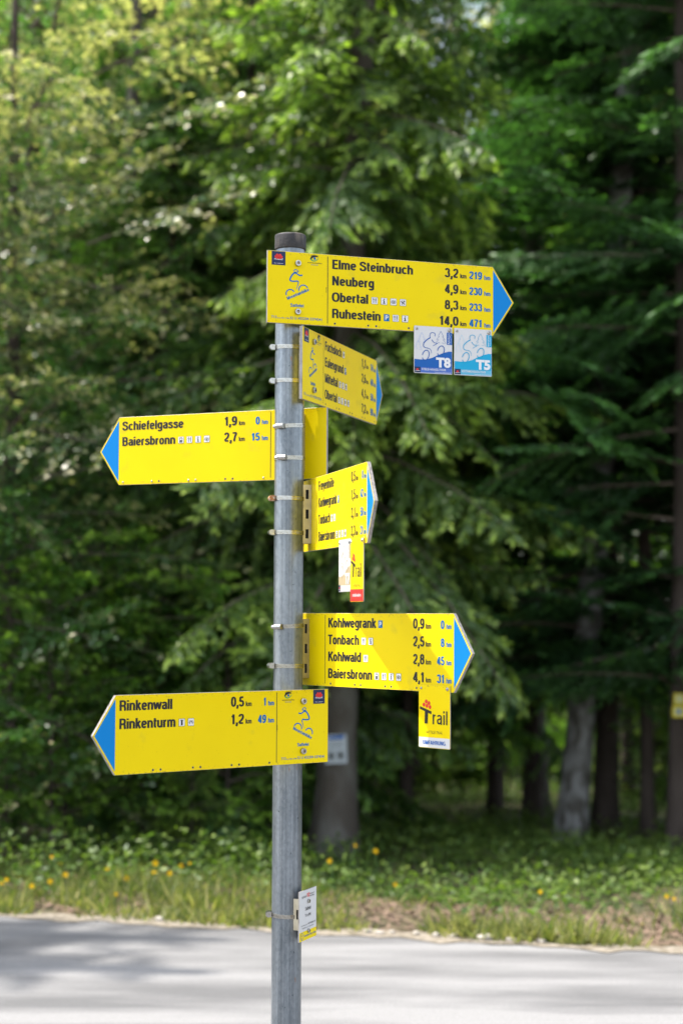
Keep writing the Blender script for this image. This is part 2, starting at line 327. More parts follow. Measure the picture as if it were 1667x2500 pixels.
def stick(vv, ff, pts, r0, r1, k=4):
    b = len(vv); n = len(pts)
    for i, p in enumerate(pts):
        r = r0 + (r1 - r0) * i / (n - 1); t = (Vector(pts[min(i + 1, n - 1)]) - Vector(pts[max(i - 1, 0)])).normalized()
        e1 = t.orthogonal().normalized(); e2 = t.cross(e1)
        for j in range(k):
            a = 2 * math.pi * j / k; vv.append(tuple(Vector(p) + e1 * r * math.cos(a) + e2 * r * math.sin(a)))
    for i in range(n - 1):
        for j in range(k): ff.append((b + i * k + j, b + i * k + (j + 1) % k, b + (i + 1) * k + (j + 1) % k, b + (i + 1) * k + j))
def crown(name, temps, z0, z1, rfun, dens, mat, elev, seed, scatter=0.0, gap=None, tz=None):
    """Branches round an upright stem: returns (foliage mesh, branch mesh)."""
    g = np.random.default_rng(seed); Q = []; T = []; vv = []; ff = []
    n = int((z1 - z0) * dens); az = g.uniform(0, 6)
    for i in range(n):
        z = z0 + (z1 - z0) * ((i + g.uniform(0, 1)) / n); az += 2.4 + g.uniform(-.5, .5)
        L = rfun(z) * g.uniform(.55, 1.18)
        if L < .25 or (gap and g.random() < gap): continue
        k = int(g.integers(len(temps))); q, t, ax = temps[k]; L0 = np.linalg.norm(ax[-1]); sc = L / L0
        best = min(range(len(temps)), key=lambda m_: abs(np.linalg.norm(temps[m_][2][-1]) - L) + g.uniform(0, .5)); q, t, ax = temps[best]; sc = L / np.linalg.norm(ax[-1])
        M = rotm(az, R(g.uniform(*elev)), R(g.uniform(-35, 35)))
        off = np.array([0, 0, z]) + (np.array([math.cos(az), math.sin(az), 0]) * g.uniform(0, scatter) if scatter else 0)
        Q.append((q * sc) @ M.T + off); T.append(1 / (1 + np.exp(-(t + (0 if tz is None else .20 * min(1.3, max(-1.8, (z - tz)))) + g.normal(0, .14) + g.normal(0, .16, len(t)) - .42) * 9)))  # steep tint: light young tips, plus sun dapples put into the leaf colour
        stick(vv, ff, (ax * sc) @ M.T + off, .006 + .006 * L, .002)
    Q = np.concatenate(Q); T = np.concatenate(T)
    bm_ = bpy.data.meshes.new(name + '_branches'); bm_.from_pydata(vv, [], ff); bm_.materials.append(WOOD)
    return quads_mesh(name, Q, T, mat), bm_
def trunk_mesh(name, h, r0, r1, mat, seed, flare=1.35, k=14):
    g = random.Random(seed); vv = []; ff = []; zs = [-.4, 0, .15, .4, .9] + [1.6 + i * 1.1 for i in range(int((h - 1.6) / 1.1) + 1)] + [h]
    zs = sorted(set(z for z in zs if z <= h)); ph = g.uniform(0, 6)
    for z in zs:
        r = r0 + (r1 - r0) * max(z, 0) / h
        if z < .9: r *= 1 + (flare - 1) * (1 - max(z, 0) / .9) ** 2
        cx, cy = .03 * math.sin(z * .7 + ph), .03 * math.cos(z * .55 + ph)
        for j in range(k):
            a = 2 * math.pi * j / k; rr = r * (1 + .05 * math.sin(3 * a + ph) + .04 * g.uniform(-1, 1) + (.10 * math.sin(5 * a + ph) if z < .4 else 0))
            vv.append((cx + rr * math.cos(a), cy + rr * math.sin(a), z))
    for i in range(len(zs) - 1):
        for j in range(k): ff.append((i * k + j, i * k + (j + 1) % k, (i + 1) * k + (j + 1) % k, (i + 1) * k + j))
    me = bpy.data.meshes.new(name); me.from_pydata(vv, [], ff); me.materials.append(mat); me.polygons.foreach_set('use_smooth', [True] * len(me.polygons)); return me

SB = [spruce_branch(l, 10 + i, d) for i, (l, d) in enumerate([(.8, .1), (1.3, .2), (1.9, .25), (2.4, .28), (2.0, .34)])]
FB = [spruce_branch(l, 30 + i, d, flat=True, step=.042) for i, (l, d) in enumerate([(1.0, .05), (1.8, .12), (2.5, .16), (3.0, .14)])]
BB = [beech_branch(l, 50 + i, .062) for i, l in enumerate([.9, 1.4, 2.0, 2.5])]
BF = [beech_branch(l, 70 + i, .085) for i, l in enumerate([1.2, 2.0, 2.8])]
CROWNS = {
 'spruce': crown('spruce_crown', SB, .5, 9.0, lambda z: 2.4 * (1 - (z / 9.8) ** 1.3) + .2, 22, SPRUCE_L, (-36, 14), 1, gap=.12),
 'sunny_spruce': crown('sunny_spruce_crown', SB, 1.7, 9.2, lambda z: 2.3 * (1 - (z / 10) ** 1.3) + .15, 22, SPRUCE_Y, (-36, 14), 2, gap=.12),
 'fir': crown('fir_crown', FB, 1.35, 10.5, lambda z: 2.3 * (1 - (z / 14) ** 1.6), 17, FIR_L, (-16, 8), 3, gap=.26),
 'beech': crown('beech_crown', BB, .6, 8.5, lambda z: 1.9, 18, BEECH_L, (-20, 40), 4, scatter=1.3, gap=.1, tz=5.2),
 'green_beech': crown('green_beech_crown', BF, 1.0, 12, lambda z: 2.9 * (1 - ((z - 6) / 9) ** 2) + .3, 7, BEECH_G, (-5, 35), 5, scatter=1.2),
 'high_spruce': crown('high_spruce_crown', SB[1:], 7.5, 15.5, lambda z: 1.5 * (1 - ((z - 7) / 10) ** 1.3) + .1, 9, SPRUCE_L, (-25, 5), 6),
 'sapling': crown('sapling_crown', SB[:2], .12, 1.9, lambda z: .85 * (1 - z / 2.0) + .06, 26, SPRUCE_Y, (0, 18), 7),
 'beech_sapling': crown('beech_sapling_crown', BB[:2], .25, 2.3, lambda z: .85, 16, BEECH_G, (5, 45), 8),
}
def tree(kind, name, label, x, y, lean=(0, 0), rz=0.0, sc=1.0, trunk=(11, .17, .07), bark=BARK, group=None, crownz=0.0, mats=None, tseed=1, cat='tree', z=None):
    t = empty(name, (x, y, (ground_z(x, y) if z is None else z)), rz); t.rotation_mode = 'ZXY'; t.rotation_euler = (lean[0], lean[1], rz); t.scale = (sc,) * 3; tag(t, label, cat, group)
    key = (trunk, bark.name, tseed); me = TR.get(key)
    if me is None: me = TR[key] = trunk_mesh('trunk', *trunk, bark, tseed)
    link('trunk', me, t)
    if kind:
        f, b = CROWNS[kind]; 
        o = link('crown', f, t); o.location.z = crownz
        o = link('branches', b, t); o.location.z = crownz; o['kind'] = 'stuff'
    return t
TR = {}
def px(vx, Y): return V(vx, 1400, Y).x

# forest edge, left to right
L3 = (7.5, .10, .03)
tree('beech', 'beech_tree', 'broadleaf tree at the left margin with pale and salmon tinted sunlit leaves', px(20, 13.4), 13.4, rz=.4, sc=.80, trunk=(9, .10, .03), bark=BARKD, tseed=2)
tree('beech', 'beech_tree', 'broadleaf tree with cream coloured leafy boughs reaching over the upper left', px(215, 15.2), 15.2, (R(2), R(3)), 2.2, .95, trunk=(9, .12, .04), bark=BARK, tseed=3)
tree('spruce', 'spruce_tree', 'bushy mid green spruce behind the left pointing signs, branches to the ground', px(360, 13.9), 13.9, (0, R(1)), 1.0, .74, trunk=(9, .15, .03), bark=BARKD, tseed=4)
tree('spruce', 'spruce_tree', 'green spruce just left of the signpost with drooping branches', px(600, 14.6), 14.6, (0, R(-1)), 3.1, .82, trunk=(9, .15, .03), bark=BARKD, tseed=5)
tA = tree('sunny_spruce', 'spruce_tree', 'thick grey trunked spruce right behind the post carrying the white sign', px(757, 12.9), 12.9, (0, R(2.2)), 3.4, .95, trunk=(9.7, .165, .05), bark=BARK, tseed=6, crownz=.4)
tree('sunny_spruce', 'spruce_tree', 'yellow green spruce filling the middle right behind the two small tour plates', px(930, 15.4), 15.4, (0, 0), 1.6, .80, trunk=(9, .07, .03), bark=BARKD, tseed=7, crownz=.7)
tB = tree('fir', 'fir_tree', 'dark fir with pale grey leaning trunk right of the signs', px(1300, 14.6), 14.6, (0, R(5.0)), .6, 1.0, trunk=(11, .125, .08), bark=BARKG, tseed=8)
tree('fir', 'fir_tree', 'dark fir with black straight trunk just behind the pale leaning trunk', px(1388, 15.6), 15.6, (0, 0), 2.9, 1.0, trunk=(11, .11, .07), bark=BARKD, tseed=9)
tI = tree('fir', 'fir_tree', 'dark fir at the right margin whose trunk bears yellow trail plates', px(1560, 13.6), 13.6, (0, R(.5)), 4.2, 1.0, trunk=(11, .095, .06), bark=BARKD, tseed=10)
tree('fir', 'fir_tree', 'dark fir between the black straight trunk and the right margin', px(1475, 14.9), 14.9, (0, 0), 1.4, 1.0, trunk=(11, .06, .04), bark=BARKD, tseed=11)
tree('beech', 'beech_tree', 'low broadleaf tree with pale sage leaves hanging in at the left margin', px(-40, 12.5), 12.5, (0, 0), 1.9, .60, trunk=(9, .10, .03), bark=BARKD, tseed=2)
# second row
tree('beech', 'beech_tree', 'broadleaf tree in the second row at the upper left', px(60, 17.4), 17.4, (0, 0), 3.7, 1.12, trunk=(9, .12, .04), bark=BARKD, tseed=2)
tree('spruce', 'spruce_tree', 'spruce in the second row whose trunk shows at the upper left', px(315, 17.2), 17.2, (0, R(1)), 2.9, 1.1, trunk=(10, .15, .08), bark=BARK, tseed=4)
tree('spruce', 'spruce_tree', 'tall spruce in the second row above the signpost, left of its cap', px(540, 17.6), 17.6, (0, 0), 4.9, 1.15, trunk=(9.4, .15, .05), bark=BARKD, tseed=5)
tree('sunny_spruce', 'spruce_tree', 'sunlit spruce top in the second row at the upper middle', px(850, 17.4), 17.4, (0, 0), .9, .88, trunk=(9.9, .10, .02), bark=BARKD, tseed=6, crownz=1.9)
tree('spruce', 'spruce_tree', 'spruce in the second row right of the topmost sign', px(1130, 18.0), 18.0, (0, 0), 5.9, .60, trunk=(10, .12, .02), bark=BARKD, tseed=7, crownz=1.6)
tree('fir', 'fir_tree', 'dark fir deep in the wood between the signs and the pale leaning trunk', px(1225, 17.4), 17.4, (0, 0), 5.3, .9, trunk=(11, .10, .07), bark=BARKD, tseed=11, crownz=.7)

# thin trunks further in
deep = [(895, 22, .07), (940, 20, .11), (1062, 25, .08), (1100, 27, .09), (1137, 19, .06), (1185, 26, .07), (1240, 18.5, .10), (1440, 21, .08), (1495, 24, .09), (560, 22, .09), (622, 20, .10), (250, 22, .12), (350, 26, .12), (90, 21, .1), (1020, 31, .12), (1330, 30, .13), (1545, 29, .12), (480, 30, .13), (700, 28, .12), (860, 33, .12)]
place_words = {895: 'slim dark trunk nearest the thick grey trunk', 940: 'blackish trunk below the tip of the right pointing sign', 1137: 'slim brown trunk left of the pale leaning one', 1240: 'brown trunk directly left of the pale leaning trunk', 1440: 'dark trunk to the right of the black straight trunk', 1495: 'thin trunk midway between the black trunk and the right margin'}
for i, (vx, Y, r) in enumerate(deep):
    lab = place_words.get(vx); 
    tree('high_spruce' if Y >= 28 and vx not in (1020, 860) else None, 'spruce_tree', (lab + ', bare of branches low down') if lab else 'slender bare stemmed spruce deep in the wood behind the signs', px(vx, Y), Y, (R(random.uniform(-1, 1)), R(random.uniform(-1.5, 1.5))), random.uniform(0, 6), 1.0, trunk=(15, r, r * .6), bark=BARKD if i % 3 else BARK, group='slender spruces deep in the wood', crownz=random.uniform(-1.5, 0), tseed=20 + i % 6)
# sunlit broadleaf trees behind, closing the view
for i in range(26):
    Y = random.uniform(30, 52); x = random.uniform(-.26, .26) * Y
    q = random.uniform(1.0, 1.5); q = min(q, .027 * Y * .8) if -.04 < x / Y < .16 else q
    tree('green_beech', 'beech_tree', 'sunlit far off broadleaf tree ' + ('at the left margin' if x / Y < -.13 else 'left of the signpost' if x / Y < -.03 else 'right of the signpost' if x / Y < .08 else 'beyond the dark firs') + ' showing as light green blur', x, Y, (0, R(random.uniform(-3, 3))), random.uniform(0, 6), q, trunk=(10, .12, .05), bark=BARKD, group='broadleaf trees closing the wood at the back', tseed=30 + i % 3)
for x, Y, q in [(4.1, 20.6, .78), (5.6, 21.8, .9), (3.6, 27.5, .8), (6.0, 28.5, .95), (1.3, 30.5, .68), (-2.0, 32, .75), (-5.2, 31, .9), (-3.2, 32, .9)]:
    tree('green_beech', 'beech_tree', 'sunlit broadleaf tree in the clearing behind the firs' if x > 0 else 'sunlit broadleaf tree behind the left spruces', x, Y, (0, 0), x * 2, q, trunk=(10, .10, .04), bark=BARKD, group='broadleaf trees in the clearing', tseed=31)
tree('beech', 'beech_tree', 'airy broadleaf tree standing before the sky gap at the upper middle', px(1035, 27), 27, (0, 0), .3, 1.27, trunk=(8.5, .08, .02), bark=BARKD, tseed=2)
# young growth
for vx, Y, s, k, lab in [(1000, 20.6, 1.15, 'sapling', 'small light green spruce sapling right below the hanging Trail plate'), (150, 12.6, 1.0, 'beech_sapling', 'tall leafy young tree below the tip of the lowest sign'),
        (1165, 20.2, .75, 'beech_sapling', 'young broadleaf sapling with pale leaves between two brown trunks'), (875, 20.0, .9, 'sapling', 'little spruce sapling close to the thick grey trunk'),
        (30, 12.2, .9, 'beech_sapling', 'young broadleaf bush at the lower left margin'), (330, 12.8, .8, 'beech_sapling', 'leafy young bush under the lowest left pointing sign'),
        (120, 12.0, .8, 'beech_sapling', 'dark leafy bush at the left behind the flowers'), (520, 12.6, .9, 'beech_sapling', 'broad dark bush left of the signpost'), (560, 13.2, .7, 'beech_sapling', 'leafy bush left of the signpost foot at the wood edge'), (1500, 15.5, .55, 'beech_sapling', 'bright low bush between the black trunk and the right margin trunk'),
        (1060, 20.9, .6, 'beech_sapling', 'low bush in the sunny gap under the firs'), (450, 12.4, .55, 'sapling', 'low spruce sapling among the yellow flowers')]:
    tree(k, 'young_tree', lab, px(vx, Y), Y, rz=random.uniform(0, 6), sc=s, trunk=(1.9, .02, .008), bark=BARKD, tseed=40, cat='sapling')
dl = ['spruce sapling', 'leafy sapling']
for i in range(16):
    Y = 20.5 + 5.5 * ((i * .618) % 1); x = Y * (-.02 + .235 * ((i * .381 + .1) % 1)) if i < 12 else Y * (-.2 + .05 * (i - 12))
    k = ('sapling', 'beech_sapling')[i % 2]
    tree(k, 'young_tree', 'sunny ' + dl[i % 2] + (' deep in the wood right of the signpost' if x > 0 else ' deep in the wood left of the signpost'), x, Y, rz=i, sc=.7 + .6 * ((i * .77) % 1), trunk=(1.9, .02, .008), bark=BARKD, group='sunny saplings deep in the wood', tseed=40, cat='sapling')
# trees outside the frame whose shade falls into it
for i, (x, y, k, s) in enumerate([(-8.3, 9.8, 'high_spruce', 1.0), (-9.3, 9.2, 'high_spruce', 1.05), (-7.9, 9.0, 'high_spruce', .95), (4.9, 13.0, 'fir', 1.0), (5.6, 16, 'spruce', 1.0), (-9, 14, 'spruce', 1), (-7.0, 17, 'spruce', 1.0), (8, 13.5, 'spruce', 1), (-12, 12, 'beech', 1), (-5.2, 13.6, 'beech', .8)]):
    tree(k, k.replace('green_', '') + '_tree', 'tree of the wood edge outside the picture', x, y, rz=i * 1.3, sc=s, trunk=(16 if k == 'high_spruce' else 10, .14, .06), bark=BARKD, group='trees beside the picture', tseed=50)

# ground cover
def blades():
    g = rng; C = []; D = []; L = []; W_ = []; T = []
    n = 52000
    x = g.uniform(-4.5, 4.5, n); e = 8.92 - .272 * x
    d = np.abs(g.gamma(1.1, .8, n)) ; d = np.where(d > 7, g.uniform(0, 7, n), d)
    y = e + .02 + d
    keep = np.sin(x * 4.1 + 1) * np.sin(y * 3.3 + x) + .6 * np.sin(x * 11 + y * 5) + g.uniform(-.7, 1, n) > .05
    bare = (np.abs(x - .95) < .85) & (d > .22) & (d < 1.9) & (g.random(n) < .86)
    bare |= (x > -.1) & (d > .3) & (d < 2.4) & (g.random(n) < .55)
    x, y, d = x[keep & ~bare], y[keep & ~bare], d[keep & ~bare]; n = len(x)
    z = np.array([ground_z(a, b) for a, b in zip(x, y)])
    C = np.stack([x, y, z], 1); D = unit(np.stack([g.normal(0, .6, n), g.normal(0, .6, n), np.ones(n)], 1)); az = g.uniform(0, 6.28, n)
    N = np.stack([np.cos(az), np.sin(az), np.zeros(n)], 1)
    L = g.uniform(.04, .125, n) * (1 + (g.random(n) < .04) * .9 + .5 * (np.sin(x * 2.1) * np.sin(y * 1.7) > .3)); W_ = g.uniform(.008, .018, n)
    T = np.clip(g.normal(.25, .28, n) + (d < .35) * .15, 0, 1)
    o = link('grass', quads_mesh('grass', diamonds(C, D, N, L, W_), T, GRASS_L)); tag(o, 'strip of rough verge grass between the road and the wood', 'grass', kind='stuff')
blades()
def herbs():
    g = rng; n = 3800; Q = []; T = []
    x = g.uniform(-5, 5, n); e = 8.92 - .272 * x; d = g.gamma(3.2, .95, n) + .25; y = e + d
    k1 = (np.sin(x * 1.9 + .4) * np.cos(y * 1.3) + g.uniform(-.7, .9, n)) > -.05
    bare = (x > -.1) & (d < 1.7) & (g.random(n) < .8)
    k1 &= ~((x < -.2) & (d > 2.0) & (g.random(n) < .8))
    x, y, d = x[k1 & ~bare], y[k1 & ~bare], d[k1 & ~bare]
    x = np.concatenate([x, g.uniform(-1, 5.5, 1500), g.uniform(-.3, 3.4, 700)]); y = np.concatenate([y, g.uniform(18, 27, 1500), g.uniform(11.8, 17, 700)]); d = y - 9
    for a, b, dd in zip(x, y, d):
        z = ground_z(a, b); h = g.uniform(.06, .24) * (1 + (.5 if a < -.3 and dd > .8 else 0)); m_ = int(10 + h * 60)
        t = g.random(m_); p = np.stack([a + g.normal(0, .07, m_) * (1 + t), b + g.normal(0, .07, m_) * (1 + t), z + h * t], 1)
        dr = unit(np.stack([g.normal(0, 1, m_), g.normal(0, 1, m_), g.normal(.25, .4, m_)], 1)); N = unit(np.stack([g.normal(0, .5, m_), g.normal(0, .5, m_), np.ones(m_)], 1))
        Q.append(diamonds(p, dr, N, g.uniform(.03, .065, m_), g.uniform(.016, .034, m_))); T.append(np.clip(t * g.uniform(0, 1, m_) + g.normal(0, .1), 0, 1))
    o = link('undergrowth', quads_mesh('undergrowth', np.concatenate(Q), np.concatenate(T), HERB_L)); tag(o, 'low leafy undergrowth of herbs along the wood edge', 'undergrowth', kind='stuff')
herbs()
def fallen():
    g = rng; n = 9000; x = g.uniform(-4, 4, n); e = 8.92 - .272 * x; y = e + g.gamma(1.6, .8, n) - .02
    z = np.array([ground_z(a, b) for a, b in zip(x, y)]) + .02
    D = unit(np.stack([g.normal(0, 1, n), g.normal(0, 1, n), g.normal(0, .2, n)], 1)); N = unit(np.stack([g.normal(0, .3, n), g.normal(0, .3, n), np.ones(n)], 1))
    me = quads_mesh('fallen_leaves', diamonds(np.stack([x, y, z], 1), D, N, g.uniform(.03, .07, n), g.uniform(.02, .04, n)), np.zeros(n), pmat('dry_leaves', (0.17, 0.115, 0.08), .85))
    tag(link('fallen_leaves', me), 'dry brown leaves and twigs strewn over the verge', 'leaf litter', kind='stuff')
fallen()

# wildflowers
fl = [(335,465),(850,465),(900,490),(845,515),(930,520),(990,480),(1040,465),(585,545),(12,575),(38,590),(275,630),(175,660),(690,590),(635,685),(285,430),(360,585)]
fl = [((a / 2.24) / 1.06314, (b / 2.24 + 1900) / 1.06293) for a, b in fl] + [((a / 1.6557 + 720) / 1.06314, (b / 1.6557 + 1900) / 1.06293) for a, b in [(243,272),(325,295),(990,460),(1500,478),(1530,488),(405,490),(140,335)]]
def flower_meshes():
    vv = []; ff = []
    for k in range(11):
        a = k * 2 * math.pi / 11; c, s = math.cos(a), math.sin(a); b = len(vv)
        vv += [(0, 0, 0), (c * .018 - s * .007, s * .018 + c * .007, .006), (c * .034, s * .034, .002), (c * .018 + s * .007, s * .018 - c * .007, .006)]; ff.append((b, b + 1, b + 2, b + 3))
    me = bpy.data.meshes.new('flower_head'); me.from_pydata(vv, [], ff); me.materials.append(PETAL)
    vv = []; ff = []; stick(vv, ff, [(0, 0, -.6), (.01, 0, -.3), (0, 0, 0)], .004, .003, 4)
    st = bpy.data.meshes.new('stem'); st.from_pydata(vv, [], ff); st.materials.append(MATS.setdefault('stemgreen', pmat('stem_green', (.06, .12, .03), .6)))
    return me, st
fh, fs_ = flower_meshes()
ORD = ['first', 'second', 'third', 'fourth', 'fifth', 'sixth', 'seventh', 'eighth', 'ninth', 'tenth', 'eleventh', 'twelfth', 'thirteenth', 'fourteenth', 'fifteenth', 'sixteenth']
def fsort(i, vx, vy):
    side = sorted([q for q in fl if (q[0] > 700) == (vx > 700)]); k = side.index((vx, vy))
    return ORD[k] + (' yellow wildflower right of the signpost, counted from the post' if vx > 700 else ' yellow wildflower left of the signpost, counted from the left margin')
for i, (vx, vy) in enumerate(fl):
    Y = 10.2 + random.uniform(-.4, .5) - (vy - 1990) * .006; p = V(vx, vy, Y); zg = ground_z(p.x, p.y); p.z = max(p.z, zg + .12)
    t = empty('wildflower', (p.x, p.y, p.z)); t.rotation_euler = (R(random.uniform(35, 75)), R(random.uniform(-20, 20)), random.uniform(-.5, .5))
    tag(t, fsort(i, vx, vy), 'flower', 'yellow flowers right of the post' if vx > 700 else 'yellow flowers left of the post')
    h = link('flower_head', fh, t); h.scale = (.34 + .24 * random.random(),) * 3
    s = link('stem', fs_, t); s.rotation_euler = (-t.rotation_euler.x, 0, 0); s.scale.z = max(.2, min(1, (p.z - zg + .1) / .6)) if p.z - zg < .6 else 1
# stones on the road edge
def stone_mesh(seed):
    bm = bmesh.new(); bmesh.ops.create_icosphere(bm, subdivisions=2, radius=1); g = random.Random(seed)
    for v in bm.verts: v.co *= 1 + g.uniform(-.13, .13); v.co.z *= .55
    me = bpy.data.meshes.new('stone'); bm.to_mesh(me); bm.free(); me.materials.append(STONE); return me
sm = [stone_mesh(i) for i in range(3)]
ST = [(1108, 2177, .034), (1000, 2172, .022), (955, 2170, .018), (870, 2170, .02), (845, 2168, .018), (350, 2105, .024), (1165, 2178, .022), (1040, 2176, .02), (900, 2172, .016), (1230, 2180, .02)]
for i, (vx, vy, r) in enumerate(ST):
    x = V(vx, vy, 8.9).x; y = edge_y(x) + .03 + .02 * (i % 3); o = link('stone', sm[i % 3]); o.location = (x, y, .012 + r * .3); o.scale = (r * 1.3, r, r); o.rotation_euler = (0, 0, i)
    tag(o, 'largest pale stone on the right road edge' if i == 0 else ('pale stone in the grass edge left of the post' if i == 5 else ORD[sorted(q[0] for q in ST if q[0] not in (1108, 350)).index(vx)] + ' small pale stone along the road edge right of the post'), 'stone', None if i in (0, 5) else 'small stones along the road edge')

# ------------------------------------------------------------------ print on plates
_fc = {}
def glyphs(s, bold):
    key = (s, bold)
    if key in _fc: return _fc[key]
    cu = bpy.data.curves.new('t', 'FONT'); cu.body = s; cu.size = 1; cu.offset = bold; cu.resolution_u = 3; cu.fill_mode = 'FRONT'
    ob = bpy.data.objects.new('t', cu); col.objects.link(ob); dg = bpy.context.evaluated_depsgraph_get(); me = bpy.data.meshes.new_from_object(ob.evaluated_get(dg))
    v = np.zeros(len(me.vertices) * 3); me.vertices.foreach_get('co', v); v = v.reshape(-1, 3)[:, :2]
    f = [tuple(p.vertices) for p in me.polygons]
    bpy.data.objects.remove(ob); bpy.data.curves.remove(cu); bpy.data.meshes.remove(me); _fc[key] = (v, f); return v, f
CAP = float(glyphs('H', 0.0)[0][:, 1].max())

# narrow grotesque lettering drawn from strokes (cap height 100, x-height 73)
def _el(cx, cy, rx, ry, a0, a1, p=2.5, n=None):
    n = n or max(4, int(abs(a1 - a0) / 13)); out = []
    for k in range(n + 1):
        a = R(a0 + (a1 - a0) * k / n); c, q = math.cos(a), math.sin(a)
        out.append((cx + rx * math.copysign(abs(c) ** (2 / p), c), cy + ry * math.copysign(abs(q) ** (2 / p), q)))
    return out
def _cr(pts, sub=5):
    P = [Vector(p) for p in pts]; out = []
    for i in range(len(P) - 1):
        p0, p1, p2, p3 = P[max(0, i - 1)], P[i], P[i + 1], P[min(len(P) - 1, i + 2)]
        for k in range(sub):
            t = k / sub; out.append(tuple(.5 * ((2 * p1) + (p2 - p0) * t + (2 * p0 - 5 * p1 + 4 * p2 - p3) * t * t + (3 * p1 - p0 - 3 * p2 + p3) * t ** 3)))
    return out + [tuple(P[-1])]
def _dot(x, y, h=8): return [(x, y - h), (x, y + h)]
_arch = lambda x0, x1: _el((x0 + x1) / 2, 45, (x1 - x0) / 2, 21, 172, 0) + [(x1, 0)]
